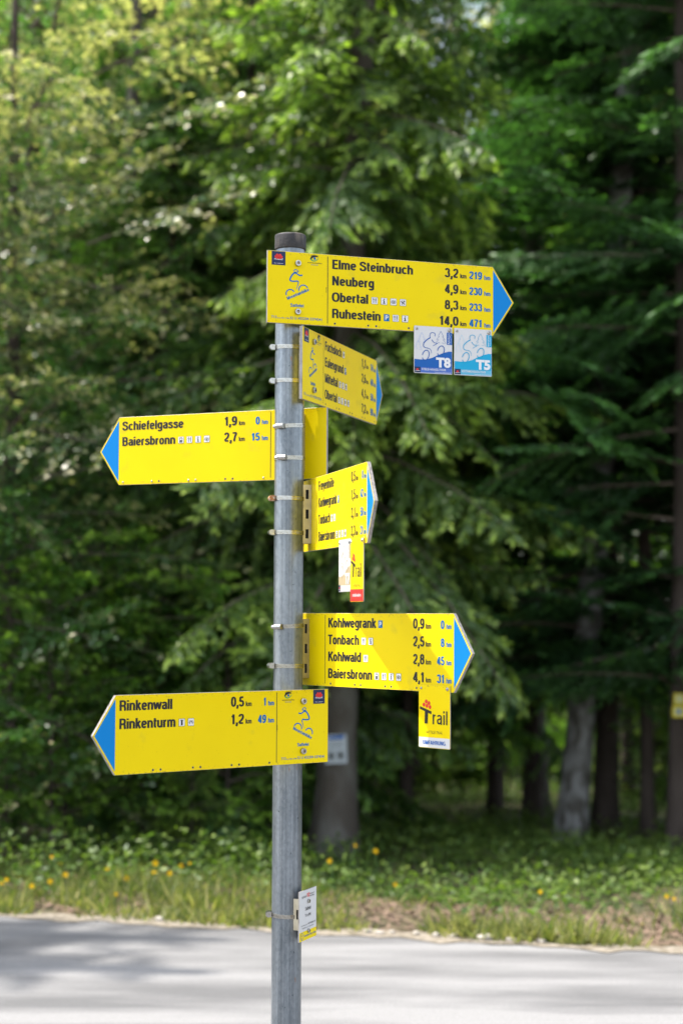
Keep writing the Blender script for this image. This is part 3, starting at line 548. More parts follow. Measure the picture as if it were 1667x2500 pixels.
GL = {
 'o': (56, [_el(28, 36.5, 16, 29, 0, 360)]), 'ö': (56, [_el(28, 36.5, 16, 29, 0, 360), _dot(19, 92, 7), _dot(37, 92, 7)]), 'n': (56, [[(12, 0), (12, 73)], _arch(12, 44)]),
 'm': (82, [[(12, 0), (12, 73)], _arch(12, 41), _arch(41, 70)]), 'h': (56, [[(12, 0), (12, 100)], _arch(12, 44)]),
 'u': (56, [[(44, 0), (44, 73)], [(12, 73)] + _el(28, 28, 16, 21, 180, 352)]), 'r': (37, [[(12, 0), (12, 73)], _el(30, 42, 18, 24, 172, 88)]),
 'a': (54, [_el(27, 50, 15, 16, 160, 0) + [(42, 12), (44, 0)], _cr([(42, 43), (27, 40), (14, 33), (12, 20), (18, 9), (28, 8), (38, 14), (42, 24)])]),
 'e': (55, [[(14, 37), (44, 37)], _el(28, 36.5, 16, 29, 0, 325)]), 'c': (52, [_el(28, 36.5, 16, 29, 40, 320)]),
 's': (52, [_cr([(41, 53), (37, 62), (26, 65.5), (15, 61), (13.5, 51), (21, 43), (32, 37), (41, 29), (42, 17), (35, 9), (25, 7.5), (14, 11), (11, 22)])]),
 'g': (56, [_el(28, 38, 16, 27.5, 0, 360), [(44, 73), (44, -4)] + _el(28, -4, 16, 16, -8, -160)]), 'b': (56, [[(12, 0), (12, 100)], _el(28, 36.5, 16, 29, 0, 360)]),
 'd': (56, [[(44, 0), (44, 100)], _el(28, 36.5, 16, 29, 0, 360)]), 'p': (56, [[(12, -24), (12, 73)], _el(28, 36.5, 16, 29, 0, 360)]),
 'f': (32, [[(15, 0), (15, 78)] + _el(27, 80, 12, 13, 175, 85), [(3, 66.5), (31, 66.5)]]), 't': (33, [[(15, 93), (15, 20)] + _el(26, 18, 11, 11, 185, 275), [(3, 66.5), (31, 66.5)]]),
 'l': (24, [[(12, 0), (12, 100)]]), 'i': (24, [[(12, 0), (12, 73)], _dot(12, 92)]), 'k': (52, [[(12, 0), (12, 100)], [(43, 73), (15, 34)], [(24, 44), (45, 0)]]),
 'w': (74, [[(5, 73), (20, 3)], [(20, 3), (37, 70)], [(37, 70), (54, 3)], [(54, 3), (69, 73)]]), 'y': (50, [[(5, 73), (25, 4)], [(45, 73), (25, -6), (18, -17), (7, -18)]]),
 'E': (58, [[(14, 0), (14, 100)], [(14, 92.5), (54, 92.5)], [(14, 52), (50, 52)], [(14, 7.5), (55, 7.5)]]), 'F': (54, [[(14, 0), (14, 100)], [(14, 92.5), (52, 92.5)], [(14, 50), (47, 50)]]),
 'S': (64, [_cr([(52, 71), (48, 86), (33, 92.5), (18, 88), (12.5, 76), (17, 63), (32, 54), (47, 46), (53.5, 33), (52, 18), (42, 8), (30, 7), (16, 12), (10.5, 29)])]),
 'N': (68, [[(14, 0), (14, 100)], [(54, 0), (54, 100)], [(14, 98), (54, 2)]]), 'M': (80, [[(14, 0), (14, 100)], [(66, 0), (66, 100)], [(14, 98), (40, 6)], [(66, 98), (40, 6)]]),
 'O': (72, [_el(36, 50, 25, 42.5, 0, 360)]), 'R': (66, [[(14, 0), (14, 100)], [(14, 92.5), (34, 92.5)] + _el(36, 70, 17, 22.5, 90, -90) + [(14, 47.5)], _cr([(36, 47), (49, 41), (52, 26), (53, 10), (56, 0)])]),
 'B': (64, [[(14, 0), (14, 100)], [(14, 92.5), (32, 92.5)] + _el(34, 72.5, 16, 20, 90, -90) + [(14, 52.5)], _el(34, 30, 18, 22.5, 90, -90) + [(14, 7.5)]]),
 'K': (64, [[(14, 0), (14, 100)], [(57, 100), (16, 42)], [(30, 58), (59, 0)]]), 'T': (58, [[(2, 92.5), (56, 92.5)], [(29, 0), (29, 92)]]),
 'U': (68, [[(14, 100)] + _el(34, 30, 20, 23, 180, 360) + [(54, 100)]]), 'A': (64, [[(6, 0), (32, 98)], [(58, 0), (32, 98)], [(17, 26), (47, 26)]]), 'H': (68, [[(14, 0), (14, 100)], [(54, 0), (54, 100)], [(14, 53), (54, 53)]]),
 'G': (72, [_el(36, 50, 25, 42.5, 45, 345), [(38, 46), (62, 46)], [(60, 46), (60, 0)]]), 'P': (62, [[(14, 0), (14, 100)], [(14, 92.5), (34, 92.5)] + _el(36, 69, 17, 23.5, 90, -90) + [(14, 45.5)]]),
 '0': (56, [_el(28, 50, 17, 42.5, 0, 360)]), '1': (46, [[(27, 0), (27, 98)], _cr([(8, 76), (18, 78), (25, 86), (28, 98)])]), '2': (56, [_el(28, 70, 16, 22.5, 175, -20) + _cr([(41, 56), (30, 38), (16, 24), (11, 8)]), [(10, 7.5), (46, 7.5)]]),
 '3': (56, [_el(27, 72, 15, 20.5, 170, -85) , _el(27, 30, 17, 22.5, 85, -170)]), '4': (56, [[(37, 0), (37, 98)], [(36, 96), (9, 28)], [(6, 24), (52, 24)]]),
 '5': (56, [[(46, 92.5), (16, 92.5)], [(17, 94), (13, 50)], _el(28, 31, 17, 24, 145, -165)]), '6': (56, [_el(28, 33, 16, 25.5, 0, 360), _cr([(12, 34), (13, 60), (19, 82), (31, 92.5), (43, 88)])]), '7': (52, [[(6, 92.5), (46, 92.5)], _cr([(44, 90), (32, 60), (24, 30), (22, 0)])]),
 '8': (56, [_el(28, 72.5, 14.5, 20, 0, 360), _el(28, 30, 17, 22.5, 0, 360)]), '9': (56, [_el(28, 66, 16, 26.5, 0, 360), _cr([(44, 66), (44, 42), (40, 20), (30, 8), (18, 8), (11, 18)])]),
 ',': (25, [_cr([(12, 16), (13, 4), (11, -10), (5, -20)], 2)]), '.': (24, [_dot(12, 8)]), ' ': (27, []), '-': (34, [[(5, 38), (29, 38)]]), '/': (34, [[(4, -4), (30, 104)]])}
class Flat:
    """Flat print in millimetres: u to the right, v down, layers 0.35 mm apart."""
    def __init__(s): s.v = []; s.f = []; s.m = []; s.mats = []
    def mi(s, m_):
        if m_ not in s.mats: s.mats.append(m_)
        return s.mats.index(m_)
    def poly(s, pts, mat, layer=1):
        b = len(s.v); s.v += [(p[0], p[1], layer) for p in pts]; s.f.append(tuple(range(b, b + len(pts)))); s.m.append(s.mi(mat))
    def rect(s, u0, v0, u1, v1, mat, layer=1, r=0):
        if r <= 0: s.poly([(u0, v0), (u1, v0), (u1, v1), (u0, v1)], mat, layer); return
        pts = []
        for cx, cy, a0 in ((u1 - r, v0 + r, -90), (u1 - r, v1 - r, 0), (u0 + r, v1 - r, 90), (u0 + r, v0 + r, 180)):
            for k in range(5): a = R(a0 + k * 22.5); pts.append((cx + r * math.cos(a), cy + r * math.sin(a)))
        s.poly(pts, mat, layer)
    def disc(s, u, v, ru, mat, layer=1, rv=None, n=20, rot=0):
        rv = rv or ru; c, q = math.cos(rot), math.sin(rot)
        s.poly([(u + ru * math.cos(a) * c - rv * math.sin(a) * q, v + ru * math.cos(a) * q + rv * math.sin(a) * c) for a in (2 * math.pi * k / n for k in range(n))], mat, layer)
    def stroke(s, pts, w, mat, layer=1, w2=None, closed=False):
        w2 = w if w2 is None else w2; n = len(pts)
        P = [Vector(p) for p in pts]; Lf = []; Rt = []
        for i in range(n):
            a = P[(i - 1) % n] if (closed or i) else P[i]; b = P[(i + 1) % n] if (closed or i < n - 1) else P[i]
            t = (b - a).normalized(); nn = Vector((-t.y, t.x)); ww = (w + (w2 - w) * i / max(1, n - 1)) * .5; Lf.append(P[i] + nn * ww); Rt.append(P[i] - nn * ww)
        for i in range(n if closed else n - 1):
            j = (i + 1) % n; s.poly([Lf[i], Lf[j], Rt[j], Rt[i]], mat, layer)
    def curve(s, pts, w, mat, layer=1, w2=None, sub=6):
        P = [Vector(p) for p in pts]; out = []
        for i in range(len(P) - 1):
            p0, p1, p2, p3 = P[max(0, i - 1)], P[i], P[i + 1], P[min(len(P) - 1, i + 2)]
            for k in range(sub):
                t = k / sub; out.append(.5 * ((2 * p1) + (p2 - p0) * t + (2 * p0 - 5 * p1 + 4 * p2 - p3) * t * t + (3 * p1 - p0 - 3 * p2 + p3) * t ** 3))
        out.append(P[-1]); s.stroke(out, w, mat, layer, w2)
    def text(s, txt, u, v, cap, mat, layer=1, width=None, fx=.80, anchor='L', rot=0.0, bold=.012, shear=0):
        gv, gf = glyphs(txt, bold); k = cap / CAP; x0, x1 = gv[:, 0].min(), gv[:, 0].max(); kx = (width / (x1 - x0)) if width else k * fx
        w = (x1 - x0) * kx; ox = {'L': 0, 'R': -w, 'C': -w / 2}[anchor]; c, q = math.cos(rot), math.sin(rot); b = len(s.v)
        for x, y in gv:
            a, d = (x - x0) * kx + ox + shear * y * k, -y * k; s.v.append((u + a * c - d * q, v + a * q + d * c, layer))
        m_ = s.mi(mat)
        for f in gf: s.f.append(tuple(b + i for i in f)); s.m.append(m_)
        return w
    def gro(s, txt, u, v, cap, mat, layer=1, width=None, anchor='L', rot=0.0, wt=20):
        k = cap / 100; adv = sum(GL[c][0] for c in txt); lo, hi = 4, adv - 4; kx = (width / (hi - lo)) if width else k * .95; w = (hi - lo) * kx
        ox = {'L': 0, 'R': -w, 'C': -w / 2}[anchor] - lo * kx; c_, q_ = math.cos(rot), math.sin(rot); x = 0; n = 0
        for ch in txt:
            for st in GL[ch][1]:
                n += 1; loop = len(st) > 3 and abs(st[0][0] - st[-1][0]) + abs(st[0][1] - st[-1][1]) < .01; pts = st[:-1] if loop else st; m_ = len(pts); P = [Vector(p) for p in pts]; Lf = []; Rt = []
                for i in range(m_):
                    a = P[(i - 1) % m_] if (loop or i) else P[i]; b = P[(i + 1) % m_] if (loop or i < m_ - 1) else P[i]; t = (b - a).normalized(); nn = Vector((-t.y, t.x)); ww = wt * .5 * (1 if abs(nn.x) > .7 else .9)
                    Lf.append(P[i] + nn * ww); Rt.append(P[i] - nn * ww)
                def tr(p): a, d = (x + p.x) * kx + ox, -p.y * k; return (u + a * c_ - d * q_, v + a * q_ + d * c_)
                lay = layer + .12 * (n % 5)
                for i in range(m_ if loop else m_ - 1): j = (i + 1) % m_; s.poly([tr(Lf[i]), tr(Lf[j]), tr(Rt[j]), tr(Rt[i])], mat, lay)
            x += GL[ch][0]
        return w
    def build(s, name, parent, x0, z0, y, label=None):
        o = meshobj(name, [(x0 + a / 1000, y - .00035 * l, z0 - b / 1000) for a, b, l in s.v], s.f, s.mats, parent, fm=s.m)
        if label: o['label'] = label
        return o

# ------------------------------------------------------------------ hardware
def box(vv, ff, x0, x1, y0, y1, z0, z1):
    b = len(vv); vv += [(x, y, z) for z in (z0, z1) for y in (y0, y1) for x in (x0, x1)]
    ff += [tuple(b + i for i in f) for f in ((0, 2, 3, 1), (4, 5, 7, 6), (0, 1, 5, 4), (2, 6, 7, 3), (0, 4, 6, 2), (1, 3, 7, 5))]
def bolt(parent, x, y, z, r=.0085, h=.008, mat=STEEL, sgn=-1):
    """Round head with a hexagonal socket, axis along local -Y."""
    vv = []; ff = []; n = 24
    prof = [(r * 1.02, 0), (r * 1.02, h * .75), (r * .9, h), (r * .55, h), (r * .52, h * .45)]
    for q, (rr, yy) in enumerate(prof):
        for k in range(n):
            a = 2 * math.pi * k / n; f_ = 1 if q < 3 else 1 / max(math.cos((a % (math.pi / 3)) - math.pi / 6), .8) * .92
            vv.append((rr * f_ * math.cos(a), sgn * yy, rr * f_ * math.sin(a)))
    for q in range(len(prof) - 1):
        for k in range(n): ff.append((q * n + k, q * n + (k + 1) % n, (q + 1) * n + (k + 1) % n, (q + 1) * n + k))
    fm = [0] * len(ff); ff.append(tuple(range((len(prof) - 1) * n, len(prof) * n))); fm.append(1)
    o = meshobj('bolt', vv, ff, [mat, RUST], parent, fm=fm); o.location = (x, y, z); return o
def rivet(parent, x, y, z, r=.0038, mat=STEEL):
    vv = []; ff = []; n = 14
    for q, (rr, yy) in enumerate([(r, 0), (r * .92, r * .35), (r * .55, r * .6), (r * .22, r * .62), (r * .2, r * .3)]):
        for k in range(n): a = 2 * math.pi * k / n; vv.append((rr * math.cos(a), -yy, rr * math.sin(a)))
    for q in range(4):
        for k in range(n): ff.append((q * n + k, q * n + (k + 1) % n, (q + 1) * n + (k + 1) % n, (q + 1) * n + k))
    fm = [0] * len(ff); ff.append(tuple(range(4 * n, 5 * n))); fm.append(1)
    o = meshobj('rivet', vv, ff, [mat, DARK], parent, fm=fm, smooth=True); o.location = (x, y, z); return o
PR = .04445
def bracket(parent, side, zc, h=.178, gap=.0205, w=.044, slots=3, x=0.0, mat=BRACKET):
    """Slotted channel between pole and panel; side=+1 panel behind the pole axis (+Y), -1 in front."""
    vv = []; ff = []; y0, y1 = side * (math.sqrt(PR ** 2 - (w / 2) ** 2) - .0003), side * (PR + gap - .0005)
    if side < 0: y0, y1 = y1, y0
    ya, yb = min(y0, y1), max(y0, y1)
    sw = (ya + .32 * (yb - ya), ya + .68 * (yb - ya)); sh = .028
    for sx in (-1, 1):
        xa, xb = sorted((x + sx * w / 2, x + sx * (w / 2 - .003)))
        box(vv, ff, xa, xb, ya, sw[0], zc - h / 2, zc + h / 2); box(vv, ff, xa, xb, sw[1], yb, zc - h / 2, zc + h / 2)
        cs = [zc + (k - (slots - 1) / 2) * h * .335 for k in range(slots)]; ed = [zc - h / 2] + [q for c in cs for q in (c - sh / 2, c + sh / 2)] + [zc + h / 2]
        for k in range(0, len(ed), 2): box(vv, ff, xa, xb, sw[0], sw[1], ed[k], ed[k + 1])
    yy = (yb - .003, yb) if side > 0 else (ya, ya + .003)
    box(vv, ff, x - w / 2 + .003, x + w / 2 - .003, yy[0], yy[1], zc - h / 2, zc + h / 2)
    yi = (ya, ya + .002) if side > 0 else (yb - .002, yb)
    box(vv, ff, x - w / 2 + .003, x + w / 2 - .003, yi[0], yi[1], zc - h / 2, zc + h / 2)
    o = meshobj('bracket', vv, ff, mat, parent)
    d = []; f2 = []; box(d, f2, x - w / 2 + .0045, x + w / 2 - .0045, sw[0] - .002, sw[1] + .002, zc - h / 2 + .004, zc + h / 2 - .004)
    meshobj('slot_shade', d, f2, DARK, o); return o  # near black box added in the channel as the shade behind its slots
def clamp(parent, zrel, dirn, housing, tilt=(0, 0), mat=STEEL, hmat=None, reach=.0):
    """Hose clamp round the pole; angles are world angles, so local = world - parent yaw."""
    rz = parent.rotation_euler.z; vv = []; ff = []; n = 72; hb = .0060; r0 = PR + .0006
    fm = []
    for k in range(n):
        a = 2 * math.pi * k / n + .001; rid = .0
        for (rr, zz) in ((r0, -hb), (r0 + .0016, -hb), (r0 + .0016, hb), (r0, hb)): vv.append((rr * math.cos(a), rr * math.sin(a), zz))
    for k in range(n):
        a0, b0 = k * 4, ((k + 1) % n) * 4
        for j in range(3): ff.append((a0 + j, b0 + j, b0 + j + 1, a0 + j + 1))
    band = meshobj('hose_clamp', vv, ff, mat, parent); band.location = (0, 0, zrel); band.rotation_euler = (tilt[0], tilt[1], -rz)
    # raised worm threads over the part of the band in view
    vv = []; ff = []; a = housing + R(14)
    while a < housing + R(14) + R(125):
        c, s = math.cos(a), math.sin(a); w = .0009; b = len(vv)
        for rr in (r0 + .0012, r0 + .0026):
            for tt in (-w, w):
                for zz in (-hb * .72, hb * .72): vv.append((rr * c - tt * s, rr * s + tt * c, zz))
        ff += [tuple(b + i for i in f) for f in ((0, 1, 3, 2), (4, 6, 7, 5), (0, 4, 5, 1), (2, 3, 7, 6), (0, 2, 6, 4), (1, 5, 7, 3))]
        a += R(4.0)
    meshobj('worm_thread', vv, ff, mat, band)
    # screw housing: a half barrel tangential to the band with a hex screw head
    c, s = math.cos(housing), math.sin(housing); rad = Vector((c, s, 0)); tan = Vector((-s, c, 0)) ; zz = Vector((0, 0, 1)); cen = rad * (PR + .0105)
    def barrel(t0, t1, r, k=14, sq=1.0):
        v2 = []; f2 = []
        for t in (t0, t1):
            for j in range(k): a = 2 * math.pi * j / k; v2.append(cen + tan * t + rad * r * math.cos(a) + zz * r * sq * math.sin(a))
        for j in range(k): f2.append((j, (j + 1) % k, k + (j + 1) % k, k + j))
        f2 += [tuple(range(k)), tuple(range(k, 2 * k))]; return v2, f2
    v1, f1 = barrel(-.010, .015, .0084); base = len(v1)
    bx = []; bf = []
    for t in (-.010, .012):
        for rr in (-.0095, -.001):
            for q in (-.0082, .0082): bx.append(cen + tan * t + rad * rr + zz * q)
    f1 += [tuple(base + i for i in f) for f in ((0, 1, 3, 2), (4, 6, 7, 5), (0, 4, 5, 1), (2, 3, 7, 6), (0, 2, 6, 4), (1, 5, 7, 3))]
    meshobj('screw_housing', v1 + bx, f1, hmat or mat, band)
    v1, f1 = barrel(-.0195, -.0098, .0062, 6); v2, f2 = barrel(-.0202, -.0194, .0015, 8)
    b = len(v1); meshobj('screw', v1 + v2, f1 + [tuple(b + i for i in f) for f in f2], hmat or mat, band)
    return band

# ------------------------------------------------------------------ signpost
AX = Vector((-.1587, 5.1613, 0))
post = empty('signpost', (AX.x, AX.y, 0)); tag(post, 'galvanised round steel post with black cap carrying the yellow direction signs', 'signpost')
vv = []; ff = []; n = 64; zs = [-.5] + list(np.linspace(0, EYE + 1.13, 12))
for z in zs:
    for k in range(n): a = 2 * math.pi * k / n; vv.append((PR * math.cos(a), PR * math.sin(a), z))
for i in range(len(zs) - 1):
    for k in range(n): ff.append((i * n + k, i * n + (k + 1) % n, (i + 1) * n + (k + 1) % n, (i + 1) * n + k))
meshobj('pole', vv, ff, GALV, post, smooth=True)
ct = EYE + 1.1534; vv = []; ff = []
prof = [(PR + .0005, -.047), (PR + .0030, -.047), (PR + .0034, -.044), (PR + .0034, -.006), (PR + .0022, -.0018), (PR - .001, 0), (0.03, .0016), (0.0001, .002)]
for rr, z in prof:
    for k in range(n): a = 2 * math.pi * k / n; vv.append((rr * math.cos(a), rr * math.sin(a), ct + z))
for i in range(len(prof) - 1):
    for k in range(n): ff.append((i * n + k, i * n + (k + 1) % n, (i + 1) * n + (k + 1) % n, (i + 1) * n + k))
meshobj('cap', vv, ff, CAPM, post, smooth=True)

W, TIP, HGT, DIV, BOLTU = 733.1, 71.4, 218.0, 189.6, 94.5
def pictogram(kind, parent, u, v, x0, z0, y):
    F = Flat(); w = 18 if kind == 'P' else 20.5; h = 21.5
    if kind == 'P':
        F.rect(u, v - h, u + w, v, BLUE2, 1); F.gro('P', u + w / 2, v - 4, 14, WPRINT, 2, anchor='C', width=8.5, wt=20)
    else:
        F.rect(u, v - h, u + w, v, BLACK, 1, 1.2); F.rect(u + .8, v - h + .8, u + w - .8, v - .8, WPRINT, 2, 1.0); c = u + w / 2; m_ = v - h / 2
        if kind == 'fork':
            F.stroke([(c - 3.4, m_ - 7.5), (c - 3.4, m_ + 7.5)], 1.8, BLACK, 3); F.rect(c - 5.4, m_ - 7.5, c - 1.6, m_ - 2, BLACK, 3, .8); F.stroke([(c - 4.1, m_ - 8), (c - 4.1, m_ - 4)], .6, WPRINT, 4); F.stroke([(c - 2.8, m_ - 8), (c - 2.8, m_ - 4)], .6, WPRINT, 4)
            F.rect(c + 2.2, m_ - 7.5, c + 5, m_ + 1, BLACK, 3, 1); F.stroke([(c + 3.6, m_), (c + 3.6, m_ + 7.5)], 1.8, BLACK, 3)
        elif kind == 'info':
            F.disc(c, m_ - 6, 2, BLACK, 3); F.rect(c - 1.7, m_ - 2.5, c + 1.7, m_ + 6, BLACK, 3); F.rect(c - 3.6, m_ - 2.8, c, m_ - 1, BLACK, 3); F.rect(c - 4, m_ + 5.2, c + 4, m_ + 7.2, BLACK, 3)
        elif kind == 'eye':
            F.disc(c, m_ + 1, 7.6, BLACK, 3, 4.6); F.disc(c, m_ + 1, 5.6, WPRINT, 4, 3.4); F.disc(c, m_ + 1, 2.5, BLACK, 5)
            for k in range(-2, 3): F.stroke([(c + k * 2.6, m_ - 2.5 + abs(k) * .7), (c + k * 3.4, m_ - 6.2 + abs(k) * 1.1)], .9, BLACK, 3)
        elif kind == 'climb':
            F.disc(c + 2.5, m_ - 5, 1.8, BLACK, 3); F.stroke([(c - 7, m_ - 3), (c - 1, m_ + 1), (c + 3, m_ - 1.5), (c + 6.5, m_ - 5)], 2.2, BLACK, 3); F.stroke([(c - 3, m_ + 7), (c - 1, m_ + 1), (c + 4, m_ + 3), (c + 5, m_ + 7)], 2.4, BLACK, 3); F.stroke([(c - 5, m_ - 8), (c - 1, m_)], 1, BLACK, 3)
        elif kind == 'train':
            F.rect(c - 5.5, m_ - 7.6, c + 5.5, m_ + 6, BLACK, 3, 2.2); F.rect(c - 4, m_ - 5, c + 4, m_ - .5, WPRINT, 4, .8); F.disc(c - 3.2, m_ + 2.6, 1.1, WPRINT, 4); F.disc(c + 3.2, m_ + 2.6, 1.1, WPRINT, 4); F.rect(c - 6.6, m_ + 6.6, c + 6.6, m_ + 7.8, BLACK, 3)
        elif kind == 'tower':
            F.poly([(c - 2.6, m_ - 4), (c + 2.6, m_ - 4), (c + 3, m_ + 8), (c - 3, m_ + 8)], BLACK, 3); F.rect(c - 4, m_ - 6.4, c + 4, m_ - 3.6, BLACK, 3); F.rect(c - 4, m_ - 8, c - 2.2, m_ - 6, BLACK, 3); F.rect(c - .9, m_ - 8, c + .9, m_ - 6, BLACK, 3); F.stroke([(c + 4, m_ - 8.5), (c + 7, m_ - 8.5)], 1.2, PALEB, 3)
        elif kind == 'bench':
            F.rect(c - 6, m_ - 4, c + 6, m_ - 2, BLACK, 3); F.stroke([(c - 2, m_ - 3), (c - 4.6, m_ + 5.5)], 1.5, BLACK, 3); F.stroke([(c + 2, m_ - 3), (c + 4.6, m_ + 5.5)], 1.5, BLACK, 3); F.rect(c - 8.2, m_ + .6, c - 3, m_ + 2, BLACK, 3); F.rect(c + 3, m_ + .6, c + 8.2, m_ + 2, BLACK, 3)
        elif kind == 'star':
            for k in range(6): a = k * math.pi / 6; F.stroke([(c - 6 * math.cos(a), m_ - 6 * math.sin(a)), (c + 6 * math.cos(a), m_ + 6 * math.sin(a))], 1.1, BLACK, 3)
            F.disc(c, m_, 2.2, BLACK, 3)
    F.build('pictogram', parent, x0, z0, y, {'P': 'blue parking pictogram', 'fork': 'fork and knife pictogram', 'info': 'information pictogram', 'eye': 'viewpoint eye pictogram', 'climb': 'activity figure pictogram', 'train': 'train pictogram', 'tower': 'tower pictogram', 'bench': 'picnic bench pictogram', 'star': 'star shaped pictogram'}[kind])
    return w
def emblems(parent, ul, mirror, x0, z0, y):
    """The end panel print; ul = left edge of that panel in u, mirror for left pointing signs."""
    X = (lambda a: ul + a) if not mirror else (lambda a: ul + DIV - a)
    s = -1 if mirror else 1
    F = Flat(); a, b = sorted((X(13), X(56))); F.rect(a, 1.5, b, 43, NAVY, 1); c = (a + b) / 2
    for dx, dy in ((-4.4, 0), (4.4, 0), (-8.6, 5), (0, 5), (8.6, 5), (-4.3, 8.6), (4.3, 8.6)): F.disc(c + dx, 13 + dy, 4.2, RED, 2, n=12)
    F.curve([(c - 14, 24.5), (c - 8, 23), (c, 25.5), (c + 8, 25), (c + 14, 22)], .9, WPRINT, 2); F.text('SCHWARZWALD', c, 27.5, 3.4, WPRINT, 2, width=27, anchor='C')
    F.text('hier zuhause', c, 38.6, 2.4, WPRINT, 2, width=28, anchor='C'); F.build('emblem_sticker', parent, x0, z0, y, 'navy sticker with red pompoms')
    F = Flat(); c = X(148)
    F.poly([(c - 15, 17), (c - 11, 9), (c - 4, 5.5), (c + 5, 6), (c + 13, 10.5), (c + 4, 10.5), (c - 3, 12), (c - 8, 15), (c - 10, 20)], BLACK, 1)
    for k in range(7): F.poly([(c - 12 + k * 3.2, 9 - math.sin(k / 6 * 3) * 2), (c - 11.2 + k * 3.2, 4.4 - math.sin(k / 6 * 3) * 2.2), (c - 9.6 + k * 3.2, 9 - math.sin(k / 6 * 3) * 2)], BLACK, 2)
    F.disc(c, 15.5, 3.9, BLUE2, 2); F.curve([(c - 13, 17), (c - 6, 22.5), (c + 4, 21.5), (c + 13, 13)], 4.6, GREEN, 1, 1.5)
    F.text('NATURPARK SCHWARZWALD', c, 30.5, 2.6, BLACK, 1, width=45, anchor='C', bold=.03); F.text('MITTE/NORD', c, 36, 2.4, BLUE2, 1, width=22, anchor='C'); F.build('park_emblem', parent, x0, z0, y)
    F = Flat(); Q = lambda pts: [(X(p[0]), p[1]) for p in pts]
    F.curve(Q([(82, 57), (88, 53), (97, 57)]), 3.2, BLUE2, 1, 1.5); F.curve(Q([(83, 60.5), (92, 61), (97, 57.5)]), 3.0, BLUE2, 1)
    F.curve(Q([(110, 68.5), (101, 70), (92, 65.5), (84, 63)]), 4, BLUE2, 1); F.curve(Q([(84, 63), (76, 72), (70.5, 85), (77, 89), (92, 88)]), 5, BLUE2, 1, 4); F.curve(Q([(92, 87), (97, 90), (95, 99), (91, 113)]), 4.6, BLUE2, 1, 1.2)
    for cx, cy, a0, a1, rr in ((72, 128, 160, 335, 13.5), (113, 113, 165, 335, 14.5)):
        F.stroke(Q([(cx + rr * math.cos(R(a)), cy + rr * math.sin(R(a))) for a in np.arange(a0, a1, 12)]), 3.4, BLUE2, 1)
    if not mirror: F.gro('Mountainbike', X(63.5), 146.5, 9.5, BLUE2, 1, width=75, rot=-.44, wt=18)
    else: F.gro('Mountainbike', X(131), 115.5, 9.5, BLUE2, 1, width=75, rot=.44, wt=18)
    F.build('rider_emblem', parent, x0, z0, y, 'blue cyclist line figure over the word Mountainbike')
    F = Flat(); F.gro('Sattelei', ul + (93 if not mirror else DIV - 93), 166.5, 10, BLUE2, 1, width=42, anchor='C', wt=18)
    l0 = ul + (13 if not mirror else DIV - 172); F.text('713', l0, 204, 7.6, BLUE2, 1, width=16.5); F.text('m ü. NN / UTM', l0 + 19, 204, 4.0, BLUE2, 1, width=36); F.text('32 U 452204 5374341', l0 + 58, 204, 7.6, BLUE2, 1, width=101)
    F.build('location_lettering', parent, x0, z0, y, 'small blue lettering Sattelei and coordinates')
    F = Flat(); u = X(185.3); F.text('BA/1367', u + (1 if not mirror else -1), 116, 2.6, BLACK, 1, width=16, rot=-math.pi / 2); F.build('code_lettering', parent, x0, z0, y)

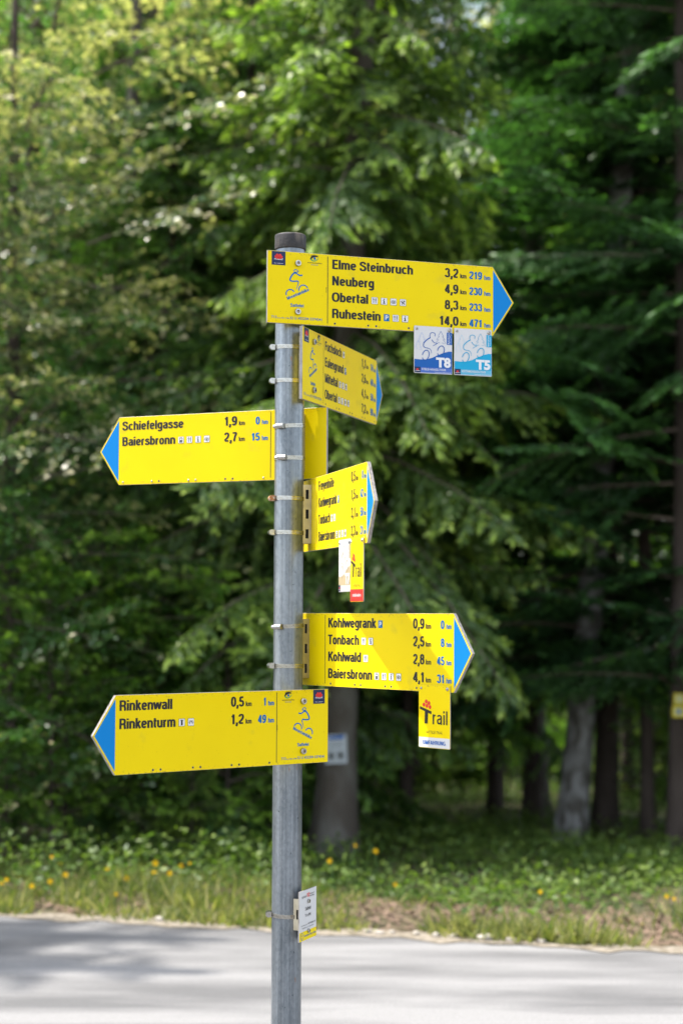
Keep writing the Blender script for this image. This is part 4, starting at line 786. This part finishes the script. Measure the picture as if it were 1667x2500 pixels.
def direction_sign(label, dr, yaw, ztop, front, rows, holes=(), rivets=(), name_w=None):
    """dr +1 points right, -1 left. front=True: panel stands in front of the post, else behind it."""
    s = empty('direction_sign', (AX.x, AX.y, EYE + ztop), R(yaw)); tag(s, label, 'direction sign')
    fy = -.075 if front else .065
    x0 = -BOLTU / 1000 if dr > 0 else (BOLTU - W) / 1000        # x of u=0 measured from the panel's left upright edge
    if dr > 0: out = [(0, 0), (W, 0), (W + TIP, HGT / 2), (W, HGT), (0, HGT)]
    else: out = [(-TIP, HGT / 2), (0, 0), (W, 0), (W, HGT), (0, HGT)]
    n = 5; th = 10.0; rr = 2.0
    # panel: yellow faces front and back, bare profile edge with two grooves
    rings = [(0, 0.6), (.5, 0), (th * .33, 0), (th * .36, .5), (th * .62, .5), (th * .65, 0), (th - .5, 0), (th, .6)]
    vv = []; cx = sum(p[0] for p in out) / n; cy = HGT / 2
    for yy, ins in rings:
        for p in out:
            d = Vector((cx - p[0], cy - p[1])); sx = ins * (1 if d.x > 0 else -1); sy = ins * (1 if d.y > 0 else -1) if abs(d.y) > 1 else 0
            vv.append((x0 + (p[0] + sx) / 1000, fy + yy / 1000, -(p[1] + sy) / 1000))
    ff = [tuple(range(n)), tuple(reversed(range((len(rings) - 1) * n, len(rings) * n)))]; fm = [0, 0]
    for q in range(len(rings) - 1):
        for k in range(n): ff.append((q * n + k, q * n + (k + 1) % n, (q + 1) * n + (k + 1) % n, (q + 1) * n + k)); fm.append(1)
    meshobj('panel', vv, ff, [YEL, EDGE], s, fm=fm)
    F = Flat(); m_ = 1 if dr > 0 else -1; e0 = W if dr > 0 else 0
    F.poly([(e0 + m_ * 1.0, 10), (e0 + m_ * (TIP - 5.5), HGT / 2), (e0 + m_ * 1.0, HGT - 11)], BLUE, 1); F.build('arrowhead', s, x0, 0, fy, 'blue triangle at the pointed end')
    ud = DIV if dr > 0 else W - DIV
    F = Flat(); F.stroke([(ud, 6), (ud, 210)], 2.2, BLACK, 1); F.build('divider_line', s, x0, 0, fy)
    tu = 204 if dr > 0 else 12; nr = 616 if dr > 0 else 426; hr = 696 if dr > 0 else 505
    for i, (nm, wd, dist, hm, pics) in enumerate(rows):
        base = 42.8 + 50 * i
        F = Flat(); w = F.gro(nm, tu, base, 28.5, BLACK, 1, width=wd); F.build('place_name', s, x0, 0, fy, 'black lettering ' + nm)
        F = Flat(); F.gro(dist, nr, base, 28.5, BLACK, 1, anchor='R', width={3: 44, 4: 62}[len(dist)]); F.gro('km', nr + 7, base, 14, BLACK, 1, width=20.5, wt=19); F.build('distance', s, x0, 0, fy, 'black lettering ' + dist + ' km')
        F = Flat(); F.gro(hm, hr, base, 23.5, BLUE2, 1, anchor='R', width={1: 13, 2: 28, 3: 42}[len(hm)] if hm != '1' else 9, wt=21); F.gro('hm', hr + 8, base, 14, BLUE2, 1, width=20.5, wt=19); F.build('climb', s, x0, 0, fy, 'blue lettering ' + hm + ' hm')
        u = tu + w + 11
        for pk in pics: w_ = pictogram(pk, s, u, base - .5, x0, 0, fy); u += w_ + 10.3
    if front: emblems(s, 0 if dr > 0 else W - DIV, dr < 0, x0, 0, fy)
    if holes:
        for h in holes: F = Flat(); F.disc(h, 209.5, 2.7, DARK, 1, n=14); F.disc(h, 209.5, 3.4, EDGE, .6, n=14); F.build('painted_hole', s, x0, 0, fy)  # flat dark disc painted as the shade in a drilled hole, with metal rim
    for h in rivets: rivet(s, x0 + h / 1000, fy, -.2095, .0035, BRACKET)
    if front:
        for v in (34, 181): bolt(s, 0, fy - .0003, -v / 1000, .0092, .009)
    return s, fy, x0
def tour_plate(label, s0, fy, u, v, x0, cols, code, title):
    """Small tour plate riveted to the lower edge of a sign; stands a hair in front of it."""
    dark, band, line, pale = cols; w, h = 126.0, 146.0
    p = empty('tour_plate', (0, 0, 0)); tag(p, label, 'tour plate')
    M = Matrix.Translation(s0.location) @ Matrix.Rotation(s0.rotation_euler.z, 4, 'Z') @ Matrix.Translation((x0 + u / 1000, fy - .0035, -v / 1000)); p.matrix_world = M
    plate(p, w, h, WHITE, 2.5)
    F = Flat()
    hill = [(1, 103), (20, 104), (40, 103), (60, 97), (80, 87), (100, 79), (115, 75), (w - 1, 75)]
    F.poly(hill + [(w - 1, 128), (1, 128)], dark, 1); F.poly([(20, 127.5), (w - 1, 127.5), (w - 1, h - 2), (20, h - 2)], band, 1); F.rect(1, 127, 21, h - 2, NAVY, 2)
    F.disc(10.5, 135, 4.2, RED, 3, 2.8); F.stroke([(3, 139.5), (19, 138.8)], .9, WPRINT, 3)
    F.build('hill_print', p, 0, 0, 0)
    F = Flat()
    F.curve([(68, 30), (69, 22), (62, 19), (54, 21), (51.5, 29), (53, 35)], 1.8, line, 3); F.curve([(53, 35), (42, 42), (32, 52), (31, 63), (38, 67), (50, 69), (56, 76), (57, 84)], 3.2, line, 3, 1.0)
    F.curve([(58, 41), (64, 48), (72, 51), (82, 49)], 2.4, line, 3, 1.0); F.curve([(76, 52), (62, 60)], 1.6, line, 3)
    for cx, cy in ((38, 90), (88, 74)):
        F.stroke([(cx + 12 * math.cos(a) * .92 + 3 * math.sin(a), cy - 15.5 * math.sin(a)) for a in np.arange(-2.6, 3.4, .25)], 2.5, line, 3)
    for q, (tx, ty, k, mt) in enumerate(((88, 13, 1.0, line), (25, 20, .8, pale), (13, 46, .75, pale))):
        T_ = [(0, 0), (-9, 16), (-5, 16), (-14, 27), (-7, 26), (-18, 38), (-4, 36)]
        F.stroke([(tx + a * k, ty + b * k) for a, b in T_ if tx + a * k > 1], 1.0 * k, mt, 2); F.stroke([(tx - a * k, ty + b * k) for a, b in T_], 1.0 * k, mt, 2)
    F.build('rider_and_trees_print', p, 0, 0, 0)
    F = Flat(); F.rect(108, 16, w - .5, 54, dark, 2, 1.5); F.text('Baiersbronn', 116, 52, 4.5, WPRINT, 3, width=34, rot=-math.pi / 2); F.curve([(121, 22), (119.5, 30), (121.5, 38), (120, 50)], .8, WPRINT, 3); F.build('town_tag', p, 0, 0, 0)
    F = Flat(); F.text(code, 121, 124, 27, WPRINT, 3, width=49, anchor='R', bold=.05); F.build('tour_code', p, 0, 0, 0, 'bold white letters ' + code)
    F = Flat(); F.text(title, 25, 136.5, 6.2, WPRINT, 3, width=min(80, 5.0 * len(title))); F.text('www.schwarzwald-gravity.de', 121, 142.5, 2.6, WPRINT, 3, width=54, anchor='R'); F.build('tour_title', p, 0, 0, 0, 'small white lettering ' + title)
    rivet(p, .009, -.0003, -.009, .0042); rivet(p, .117, -.0003, -.009, .0062)
    return p
def plate(p, w, h, mat, t):
    F = Flat(); r = 3; pts = []
    for cx, cy, a0 in ((w - r, r, -90), (w - r, h - r, 0), (r, h - r, 90), (r, r, 180)):
        for k in range(5): a = R(a0 + k * 22.5); pts.append((cx + r * math.cos(a), cy + r * math.sin(a)))
    n = len(pts); vv = [(a / 1000, y / 1000, -b / 1000) for y in (0, t) for a, b in pts]
    ff = [tuple(range(n)), tuple(reversed(range(n, 2 * n)))] + [(k, (k + 1) % n, n + (k + 1) % n, n + k) for k in range(n)]
    meshobj('plate', vv, ff, [mat, EDGE], p, fm=[0, 1] + [1] * n)
def trail_plate(label, s0, fy, u, v, x0, w, kind):
    h = 174.0; p = empty('trail_plate', (0, 0, 0)); tag(p, label, 'trail plate')
    p.matrix_world = Matrix.Translation(s0.location) @ Matrix.Rotation(s0.rotation_euler.z, 4, 'Z') @ Matrix.Translation((x0 + u / 1000, fy - .0035, -v / 1000))
    plate(p, w, h, YEL, 2.5)
    F = Flat()
    for a, b in ((30, 48), (41, 51), (21, 57), (33, 60), (45, 62)): F.disc(a, b - 2 + (1 if a > 40 else 0), 5.6, RED, 1, n=16)
    F.build('red_balls', p, 0, 0, 0)
    F = Flat(); F.poly([(5, 60), (52, 73), (50, 81), (4, 67)], BLACK, 1); F.poly([(25, 67), (38, 70), (36, 107), (24, 107)], BLACK, 2); F.gro('rail', 55, 108, 38, BLACK, 1, width=60, wt=13); F.build('trail_lettering', p, 0, 0, 0, 'large black word Trail')
    F = Flat(); F.text('SATTELEI-TRAIL', w / 2, 134, 7.4, BLACK, 1, width=66 if w < 126 else 72, anchor='C', bold=-.004); F.build('trail_name', p, 0, 0, 0, 'black letters SATTELEI-TRAIL')
    F = Flat()
    if kind == 'red': F.rect(.8, 140, w - .8, h - 1, RED, 1); F.text('mittel/medium', w / 2, 160, 8.5, WPRINT, 2, width=86, anchor='C')
    else: F.rect(.8, 145, w - .8, h - 1, WHITE, 1); F.gro('UMFAHRUNG', w / 2, 164.5, 11, DBLUE, 2, width=89, anchor='C', wt=18)
    F.build('bottom_band', p, 0, 0, 0, 'red band reading mittel/medium' if kind == 'red' else 'white band reading UMFAHRUNG')
    rivet(p, .010, -.0003, -.009, .0038); rivet(p, (w - 10) / 1000, -.0003, -.009, .0055)
    return p

s1, f1, x1 = direction_sign('topmost yellow sign pointing right, listing Elme Steinbruch, Neuberg, Obertal and Ruhestein', 1, 18.947, 1.0856, True,
    [('Elme Steinbruch', 261, '3,2', '219', []), ('Neuberg', 134, '4,9', '230', []), ('Obertal', 115, '8,3', '233', ['fork', 'info', 'eye', 'climb']), ('Ruhestein', 155.5, '14,0', '471', ['P', 'fork', 'info'])], holes=(213, 320, 346, 452))
s2, f2, x2 = direction_sign('narrow foreshortened yellow sign below the topmost one, listing Fuchsloch and Eulengrund', 1, 71.451, .8554, True,
    [('Fuchsloch', 159, '1,1', '14', ['star']), ('Eulengrund', 178, '2,6', '48', ['P']), ('Mitteltal', 122.5, '4,1', '50', ['fork', 'info', 'climb']), ('Obertal', 115, '7,2', '90', ['fork', 'info', 'eye', 'climb'])], holes=(211, 317, 342, 449, 474, 582, 606, 714))
s3, f3, x3 = direction_sign('yellow sign pointing left behind the post, listing Schiefelgasse and Baiersbronn', -1, -24.090, .6287, False,
    [('Schiefelgasse', 223, '1,9', '0', []), ('Baiersbronn', 194, '2,7', '15', ['train', 'fork', 'info', 'eye'])], holes=(W - 585, W - 321, W - 347), rivets=(W - 717, W - 611, W - 478, W - 452, W - 214))
s4, f4, x4 = direction_sign('bright foreshortened yellow sign turned towards the viewer, listing Freyenhöfe, Kohlwegrank and Tonbach', 1, -75.129, .4072, False,
    [('Freyenhöfe', 181, '0,5', '0', []), ('Kohlwegrank', 210, '1,5', '42', ['P']), ('Tonbach', 137, '3,1', '50', ['fork', 'info']), ('Baiersbronn', 194, '3,3', '31', ['train', 'fork', 'info', 'eye'])], holes=(215, 321, 347))
s5, f5, x5 = direction_sign('yellow sign pointing right with diagonal shadow bands, listing Kohlwegrank, Tonbach and Kohlwald', 1, -48.895, .0022, False,
    [('Kohlwegrank', 210, '0,9', '0', ['P']), ('Tonbach', 137, '2,5', '8', ['fork', 'info']), ('Kohlwald', 146, '2,8', '45', ['fork']), ('Baiersbronn', 194, '4,1', '31', ['train', 'fork', 'info', 'eye'])], holes=(215, 323, 349, 455, 480, 585))
s6, f6, x6 = direction_sign('lowest yellow sign pointing left in front of the post, listing Rinkenwall and Rinkenturm', -1, 38.025, -.2252, True,
    [('Rinkenwall', 170, '0,5', '1', []), ('Rinkenturm', 181, '1,2', '49', ['tower', 'bench'])], holes=(W - 612, W - 587, W - 480, W - 455, W - 348, W - 322, W - 215))
tour_plate('dark blue and white T8 plate hanging under the topmost sign', s1, f1, 468.5, 200.5, x1, (DBLUE, LBLUE, DBLUE, PALEB), 'T8', 'STEILE-HÄNGE-TOUR')
tour_plate('light blue and white T5 plate hanging under the tip of the topmost sign', s1, f1, 601.5, 200.5, x1, (CYAN, LCYAN, CYAN, PALEC), 'T5', 'SCHÖNMÜNZACH-TOUR')
tour_plate('beige and white T7 plate hanging under the bright foreshortened sign', s4, f4, 454.5, 199.5, x4, (BEIGE, LBEIGE, BEIGE, LBEIGE), 'T7', 'TONBACH-TOUR')
trail_plate('narrow looking yellow Trail plate with red band mittel/medium beside the beige T7 plate', s4, f4 - .001, 584, 200, x4, 131, 'red')
trail_plate('yellow Trail plate with white UMFAHRUNG band under the Kohlwegrank, Tonbach and Kohlwald sign', s5, f5, 598, 199.5, x5, 124, 'white')

# brackets and hose clamps (angles of the screw housings are world angles)
def fit(s, front, zs, spec):
    bracket(s, -1 if front else 1, -.107)
    for z, (hs, tilt, mt) in zip(zs, spec): clamp(s, z - (s.location.z - EYE), 1, R(hs), tilt, mt[0], mt[1])
S_ = (STEEL, STEEL)
fit(s1, True, (1.03, .93), [(100, (0, 0), S_), (100, (0, 0), S_)])
fit(s2, True, (.8058, .7026), [(188, (.02, .02), S_), (188, (.0, .02), S_)])
fit(s3, False, (.5662, .4697), [(238, (.03, -.06), S_), (246, (.03, -.01), S_)])
fit(s4, False, (.3463, .2429), [(194, (-.02, .02), (STEEL, RUST)), (194, (-.02, .02), S_)])
fit(s5, False, (-.0364, -.1559), [(236, (.03, -.05), S_), (198, (-.0, .01), S_)])
fit(s6, True, (-.28, -.38), [(100, (0, 0), S_), (100, (0, 0), S_)])

# emergency plate low on the post
e = empty('emergency_plate', (AX.x, AX.y, EYE - .8165), R(67.8)); tag(e, 'small white emergency call plate with yellow foot low on the post', 'plate')
pw, ph = 126.0, 146.0; fy = -.069
q = empty('t', (0, 0, 0)); bpy.data.objects.remove(q)
F = Flat(); vv = []; ff = []
box(vv, ff, -pw / 2000, pw / 2000, fy, fy + .004, -ph / 1000, 0); meshobj('plate', vv, ff, [WHITE, EDGE], e, fm=[1, 1, 0, 1, 1, 1])
x0 = -pw / 2000
F.rect(0.5, ph - 27, pw - .5, ph - .5, YEL, 1); F.build('yellow_band', e, x0, 0, fy)
F = Flat(); F.text('NOTRUF', 18, 22, 6.5, BLACK, 1, width=32, bold=.0); F.gro('112', 54, 22, 12, RED, 1, width=21, wt=22); F.text('emergency call', 77, 16, 3.8, BLACK, 1, width=34); F.text("appel d'urgence", 77, 22.5, 3.8, BLACK, 1, width=34)
F.build('emergency_lettering', e, x0, 0, fy, 'black and red emergency call lettering'); F = Flat()
F.gro('Sattelei', 63, 60, 11, BLACK, 1, width=42, anchor='C', wt=13); F.text('713 m (NN)', 63, 78, 8, BLACK, 1, width=42, anchor='C')
F.text('TOURIST INFO TELEFON', 12, 103, 3, BLACK, 1, width=48, bold=0); F.text('+49 74 42-84 14 0', 62, 103, 5, BLACK, 1, width=56, bold=.02); F.text('BAIERSBRONN, 32 U 452204 5374341', 20, 111, 3, BLACK, 1, width=86, bold=0)
F.build('place_lettering', e, x0, 0, fy, 'black lettering Sattelei with height and telephone')
F = Flat(); F.disc(19, 132, 11.2, BLUE2, 2); F.disc(19, 132, 9.8, YEL, 3); F.disc(15.5, 130, 1.6, BLUE2, 4); F.disc(23, 129, 1.6, BLUE2, 4, 2.6); F.curve([(14, 136), (19, 139.5), (25, 135)], 1.2, BLUE2, 4)
F.text('Gemeinsam Natur erleben', 34, 135.5, 6, BLUE2, 2, width=88); F.build('band_lettering', e, x0, 0, fy, 'blue lettering on yellow band')
bolt(e, 0, fy - .0003, -.034, .006, .006); bolt(e, 0, fy - .0003, -.121, .006, .006)
bracket(e, -1, -.072, h=.092, gap=.020, w=.056, slots=1); clamp(e, -.8936 + .8165, 1, R(186), (0.03, .03), STEEL, STEEL)

# white sign on the thick grey trunk, yellow plates on the right trunk
def trunk_plate(name, label, cat, vx0, vy0, vx1, vy1, Y, draw, mat, yaw=0.0, tilt=0.0):
    a, b = V(vx0, vy0, Y), V(vx1, vy1, Y); w, h = (b.x - a.x) * 1000, (a.z - b.z) * 1000
    p = empty(name, a, yaw); p.rotation_euler = (0, tilt, yaw); tag(p, label, cat); plate(p, w, h, mat, 6); draw(p, w, h); return p
GREYP = pmat('pale_grey_print', (.30, .32, .33), .5)
def draw_white(p, w, h):
    F = Flat(); F.poly([(w * .15, h * .06), (w * .9, h * .02), (w * .85, h * .16), (w * .2, h * .16)], DBLUE, 1); F.build('blue_header', p, 0, 0, 0)
    F = Flat()
    for k, c in ((.3, 'WALD'), (.42, 'WEG')): F.text(c, w * .5, h * k, h * .05, BLACK, 1, width=w * .6, anchor='C')
    F.build('lettering', p, 0, 0, 0)
    F = Flat(); F.rect(w * .1, h * .55, w * .45, h * .92, GREYP, 1); F.rect(w * .52, h * .55, w * .9, h * .92, GREYP, 1); F.disc(w * .28, h * .74, w * .11, BLACK, 2); F.disc(w * .7, h * .72, w * .12, BLACK, 2, h * .08); F.build('pictograms', p, 0, 0, 0)
trunk_plate('trail_board', 'white board with blue header fixed to the thick grey trunk behind the post', 'board', 745, 1688, 795, 1755, 12.66, draw_white, pmat('board_white', (.42, .45, .48), .5), tilt=R(-2))
def draw_y(kind):
    def f(p, w, h):
        F = Flat(); F.rect(w * .18, h * .18, w * .82, h * .82, pmat('pale_yellow_print', (.62, .60, .30), .5), 1)
        if kind: F.poly([(w * .5, h * .28), (w * .72, h * .5), (w * .5, h * .72), (w * .28, h * .5)], DBLUE, 2)
        F.build('marker_print', p, 0, 0, 0)
    return f
YD = pmat('marker_yellow', (.62, .50, .02), .5)
trunk_plate('trail_marker', 'upper yellow trail marker on the trunk at the right margin', 'trail marker', 1545, 1592, 1575, 1619, 13.42, draw_y(0), YD)
trunk_plate('trail_marker', 'lower yellow trail marker with blue diamond on the trunk at the right margin', 'trail marker', 1542, 1621, 1574, 1648, 13.42, draw_y(1), YD)
